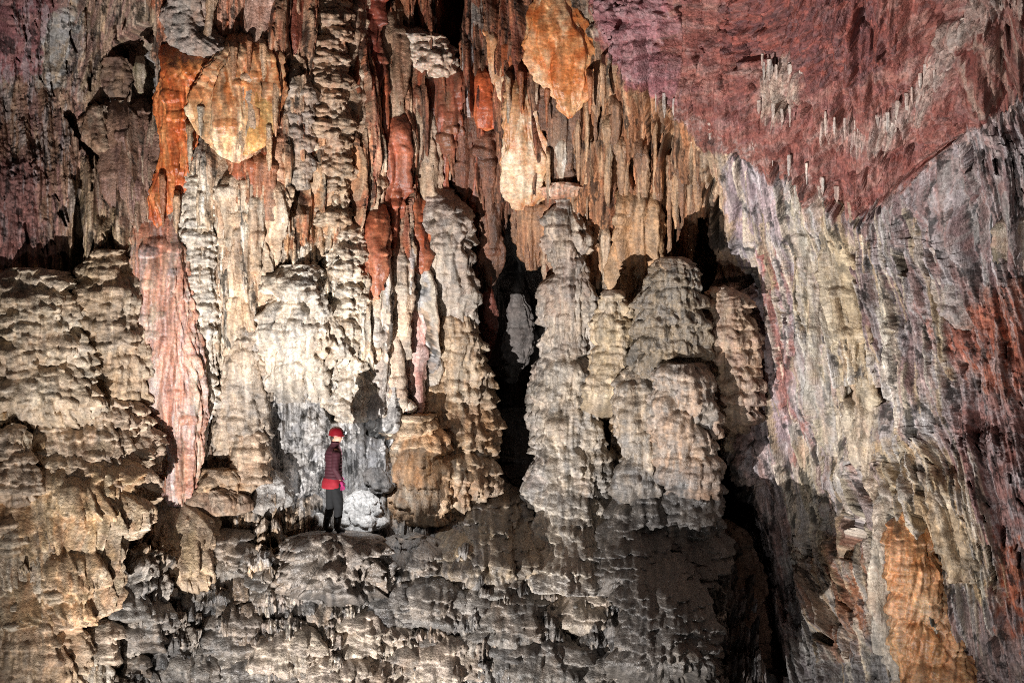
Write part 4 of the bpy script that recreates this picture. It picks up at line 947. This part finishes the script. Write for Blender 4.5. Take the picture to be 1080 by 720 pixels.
def path(pts, n, quilt=0., per=.055):
    """pts (x,y,z,rx,ry) -> n rings, with quilting grooves"""
    P_ = np.array(pts, float); d = np.r_[0, np.cumsum(np.linalg.norm(np.diff(P_[:, :3], axis=0), axis=1))]
    t = np.linspace(0, d[-1], n); out = []
    for q in t:
        r = [float(np.interp(q, d, P_[:, k])) for k in range(5)]
        g = 1 - quilt * (abs(math.cos(math.pi * q / per)) ** 6)
        out.append((r[0], r[1], r[2], r[3] * g, r[4] * g))
    return out


garment('jacket', [path([(0,-.015,.93,.185,.15), (0,-.015,1.0,.185,.15), (0,-.012,1.14,.17,.14), (0,-.01,1.34,.195,.145), (0,-.005,1.42,.175,.125), (0,.0,1.47,.11,.095), (.005,.01,1.51,.082,.08), (.01,.02,1.555,.080,.078)], 66, .05),
  path([(.15,-.01,1.43,.05,.05), (.182,-.012,1.39,.078,.082), (.215,-.04,1.2,.07,.072), (.228,-.05,1.12,.066,.066), (.238,.0,1.02,.058,.058), (.24,.045,.935,.05,.05)], 40, .05),
  path([(-.15,-.01,1.43,.05,.05), (-.182,-.012,1.39,.078,.082), (-.208,-.01,1.2,.07,.072), (-.218,.0,1.12,.066,.066), (-.195,.08,1.03,.058,.058), (-.168,.13,.975,.05,.05)], 40, .05)], JACK)
garment('under_jacket_hem', [path([(-.01,-.022,.955,.178,.145), (-.014,-.03,.88,.20,.168), (-.02,-.035,.79,.212,.178), (-.022,-.035,.775,.20,.168)], 14)], REDM)['label'] = 'bright red layer hanging below the jacket'
garment('trousers', [path([(0,-.01,.97,.15,.12), (.05,-.01,.86,.125,.13), (.09,.0,.78,.098,.105), (.097,.03,.62,.085,.09), (.10,.05,.48,.074,.078), (.10,.035,.28,.066,.07)], 40, .04, .09),
  path([(0,-.01,.97,.15,.12), (-.05,-.015,.86,.125,.13), (-.09,-.02,.78,.098,.105), (-.105,-.025,.62,.085,.09), (-.115,-.03,.48,.074,.078), (-.12,-.075,.28,.066,.07)], 40, .04, .09)], TROU)
for s_, a, k, f in ((1, (.10,.02,.10), (.10,.04,.36), (.115,.16,.045)), (-1, (-.125,-.12,.10), (-.118,-.06,.36), (-.14,.02,.045))):
    skin('boot', [(*k, .076), (*[(k[i] + a[i]) / 2 for i in range(3)], .068), (a[0], a[1], .085, .06), (f[0], f[1], .05, .05, .048)], [(0,1),(1,2),(2,3)], BOOT)
# gloves: palm, four unequal curled fingers and a thumb
for s_, wx, wy, wz in ((1, .236, .05, .92), (-1, -.16, .14, .965)):
    g = [(wx, wy, wz, .033), (wx, wy + .015, wz - .06, .038, .026), (wx, wy + .025, wz - .09, .036, .022)]; e = [(0,1),(1,2)]
    for q, (o_, l) in enumerate(zip((-.027, -.009, .009, .027), (.066, .078, .073, .056))):
        b = len(g)
        g += [(wx + .2 * o_, wy + .028 + o_, wz - .10, .011), (wx - s_ * .006, wy + .034 + o_ * 1.1, wz - .10 - l * .55, .0095), (wx - s_ * .03, wy + .034 + o_ * 1.1, wz - .10 - l * .95, .008)]
        e += [(2, b), (b, b + 1), (b + 1, b + 2)]
    b = len(g); g += [(wx - s_ * .01, wy + .055, wz - .045, .013), (wx - s_ * .02, wy + .078, wz - .085, .010)]; e += [(1, b), (b, b + 1)]
    skin('glove', g, e, GLOV, 2, 1)


def lathe(name, prof, mat, parent, loc, sx=1., sy=1., seg=40, wob=None):
    vs = []; fs = []
    for i, (r, z) in enumerate(prof):
        for k in range(seg):
            a = 2 * math.pi * k / seg; q = r * (1 + (wob(a, z) if wob else 0))
            vs.append((q * math.cos(a) * sx, q * math.sin(a) * sy, z))
    for i in range(len(prof) - 1):
        for k in range(seg):
            fs.append((i * seg + k, i * seg + (k + 1) % seg, (i + 1) * seg + (k + 1) % seg, (i + 1) * seg + k))
    fs.append(tuple(range(seg))[::-1]); fs.append(tuple((len(prof) - 1) * seg + k for k in range(seg)))
    me = bpy.data.meshes.new(name); me.from_pydata(vs, [], fs); me.materials.append(mat)
    for p in me.polygons: p.use_smooth = True
    o = bpy.data.objects.new(name, me); COL.objects.link(o); o.parent = parent; o.location = loc
    return o


hr = math.atan2(hx, hy)
ridgew = lambda a, z: .02 * math.cos(6 * a) * (1 if z > .04 else .3)
hel = lathe('helmet', [(.116, -.016), (.127, -.013), (.125, .0), (.121, .02), (.116, .055), (.102, .092), (.078, .12), (.046, .137), (.012, .143)], HELM, caver, (.02, .03, 1.672), .9, 1.08, wob=ridgew)
hel.rotation_euler = (math.radians(-4), 0, -hr)
lp = lathe('headlamp', [(.018, 0), (.026, .004), (.028, .03), (.024, .036)], BLK, hel, (0, .128, .045), 1, 1, 20); lp.rotation_euler = (math.radians(-80), 0, 0)
ln_ = lathe('lens', [(.021, 0), (.020, .004), (.010, .007)], LENS, hel, (0, .166, .051), 1, 1, 20); ln_.rotation_euler = (math.radians(-80), 0, 0)
hair = skin('hair', [(.015 - hx*.03, .03 - hy*.03, 1.66, .080, .084), (.012 - hx*.045, .025 - hy*.045, 1.60, .062, .06), (.01 - hx*.06, .02 - hy*.06, 1.54, .034)], [(0,1),(1,2)], HAIRM)

bpy.context.view_layer.update()
# ------------------------------------------------------------------ camera, lamps, world
cam = bpy.data.cameras.new('camera'); co = bpy.data.objects.new('camera', cam); COL.objects.link(co)
co.location = (0, CAM_Y, CAM_Z); co.rotation_euler = (math.pi / 2, 0, 0)
cam.sensor_width = 36; cam.lens = 36 * 22 / 18.0; cam.clip_end = 500
SC.camera = co


def lamp(name, loc, aim, power, col, angle=80, blend=1., size=.1):
    l = bpy.data.lights.new(name, 'SPOT'); l.energy = power; l.color = col; l.spot_size = math.radians(angle); l.spot_blend = blend; l.shadow_soft_size = size
    o = bpy.data.objects.new(name, l); COL.objects.link(o); o.location = loc
    o.rotation_euler = (Vector(aim) - Vector(loc)).to_track_quat('-Z', 'Y').to_euler()
    return o


lamp('cave_lamp', (-5.2, -11.8, -4.7), (.9, 0, 7.0), 18500, (1.0, .975, .955), 84, 1., .05)
lamp('cave_lamp', (.5, -15, -4.3), (9.5, -3, 4.2), 2900, (1.0, .98, .96), 62, .9, .12)
lamp('fill_lamp', (-3.0, -17.5, -4.4), (-1.2, 0, 2.6), 800, (1.0, .97, .95), 64, .8, .5)  # added low frontal fill, evens out the light and opens the black gaps
lamp('headlamp_beam', (hel.matrix_world @ Vector((0, .2, .06))), (float(at(392, 0, -1)[0]), -.6, PZ_ + .3), 190, (.95, .97, 1.0), 120, 1., .03)
w = bpy.data.worlds.new('World'); SC.world = w; w.use_nodes = True
bg = w.node_tree.nodes['Background']; bg.inputs['Color'].default_value = (.9, .92, 1, 1); bg.inputs['Strength'].default_value = .012
SC.view_settings.view_transform = 'Standard'; SC.view_settings.look = 'None'; SC.view_settings.exposure = 0; SC.view_settings.gamma = 1
SC.view_settings.use_curve_mapping = False
SC.render.engine = 'CYCLES'
SC.cycles.use_denoising = False; SC.cycles.max_bounces = 4; SC.cycles.diffuse_bounces = 2; SC.cycles.use_adaptive_sampling = False; SC.cycles.denoiser = 'OPENIMAGEDENOISE'; SC.cycles.denoising_input_passes = 'RGB_ALBEDO_NORMAL'; SC.cycles.denoising_prefilter = 'ACCURATE'
SC.cycles.pixel_filter_type = 'BLACKMAN_HARRIS'; SC.cycles.filter_width = 1.0
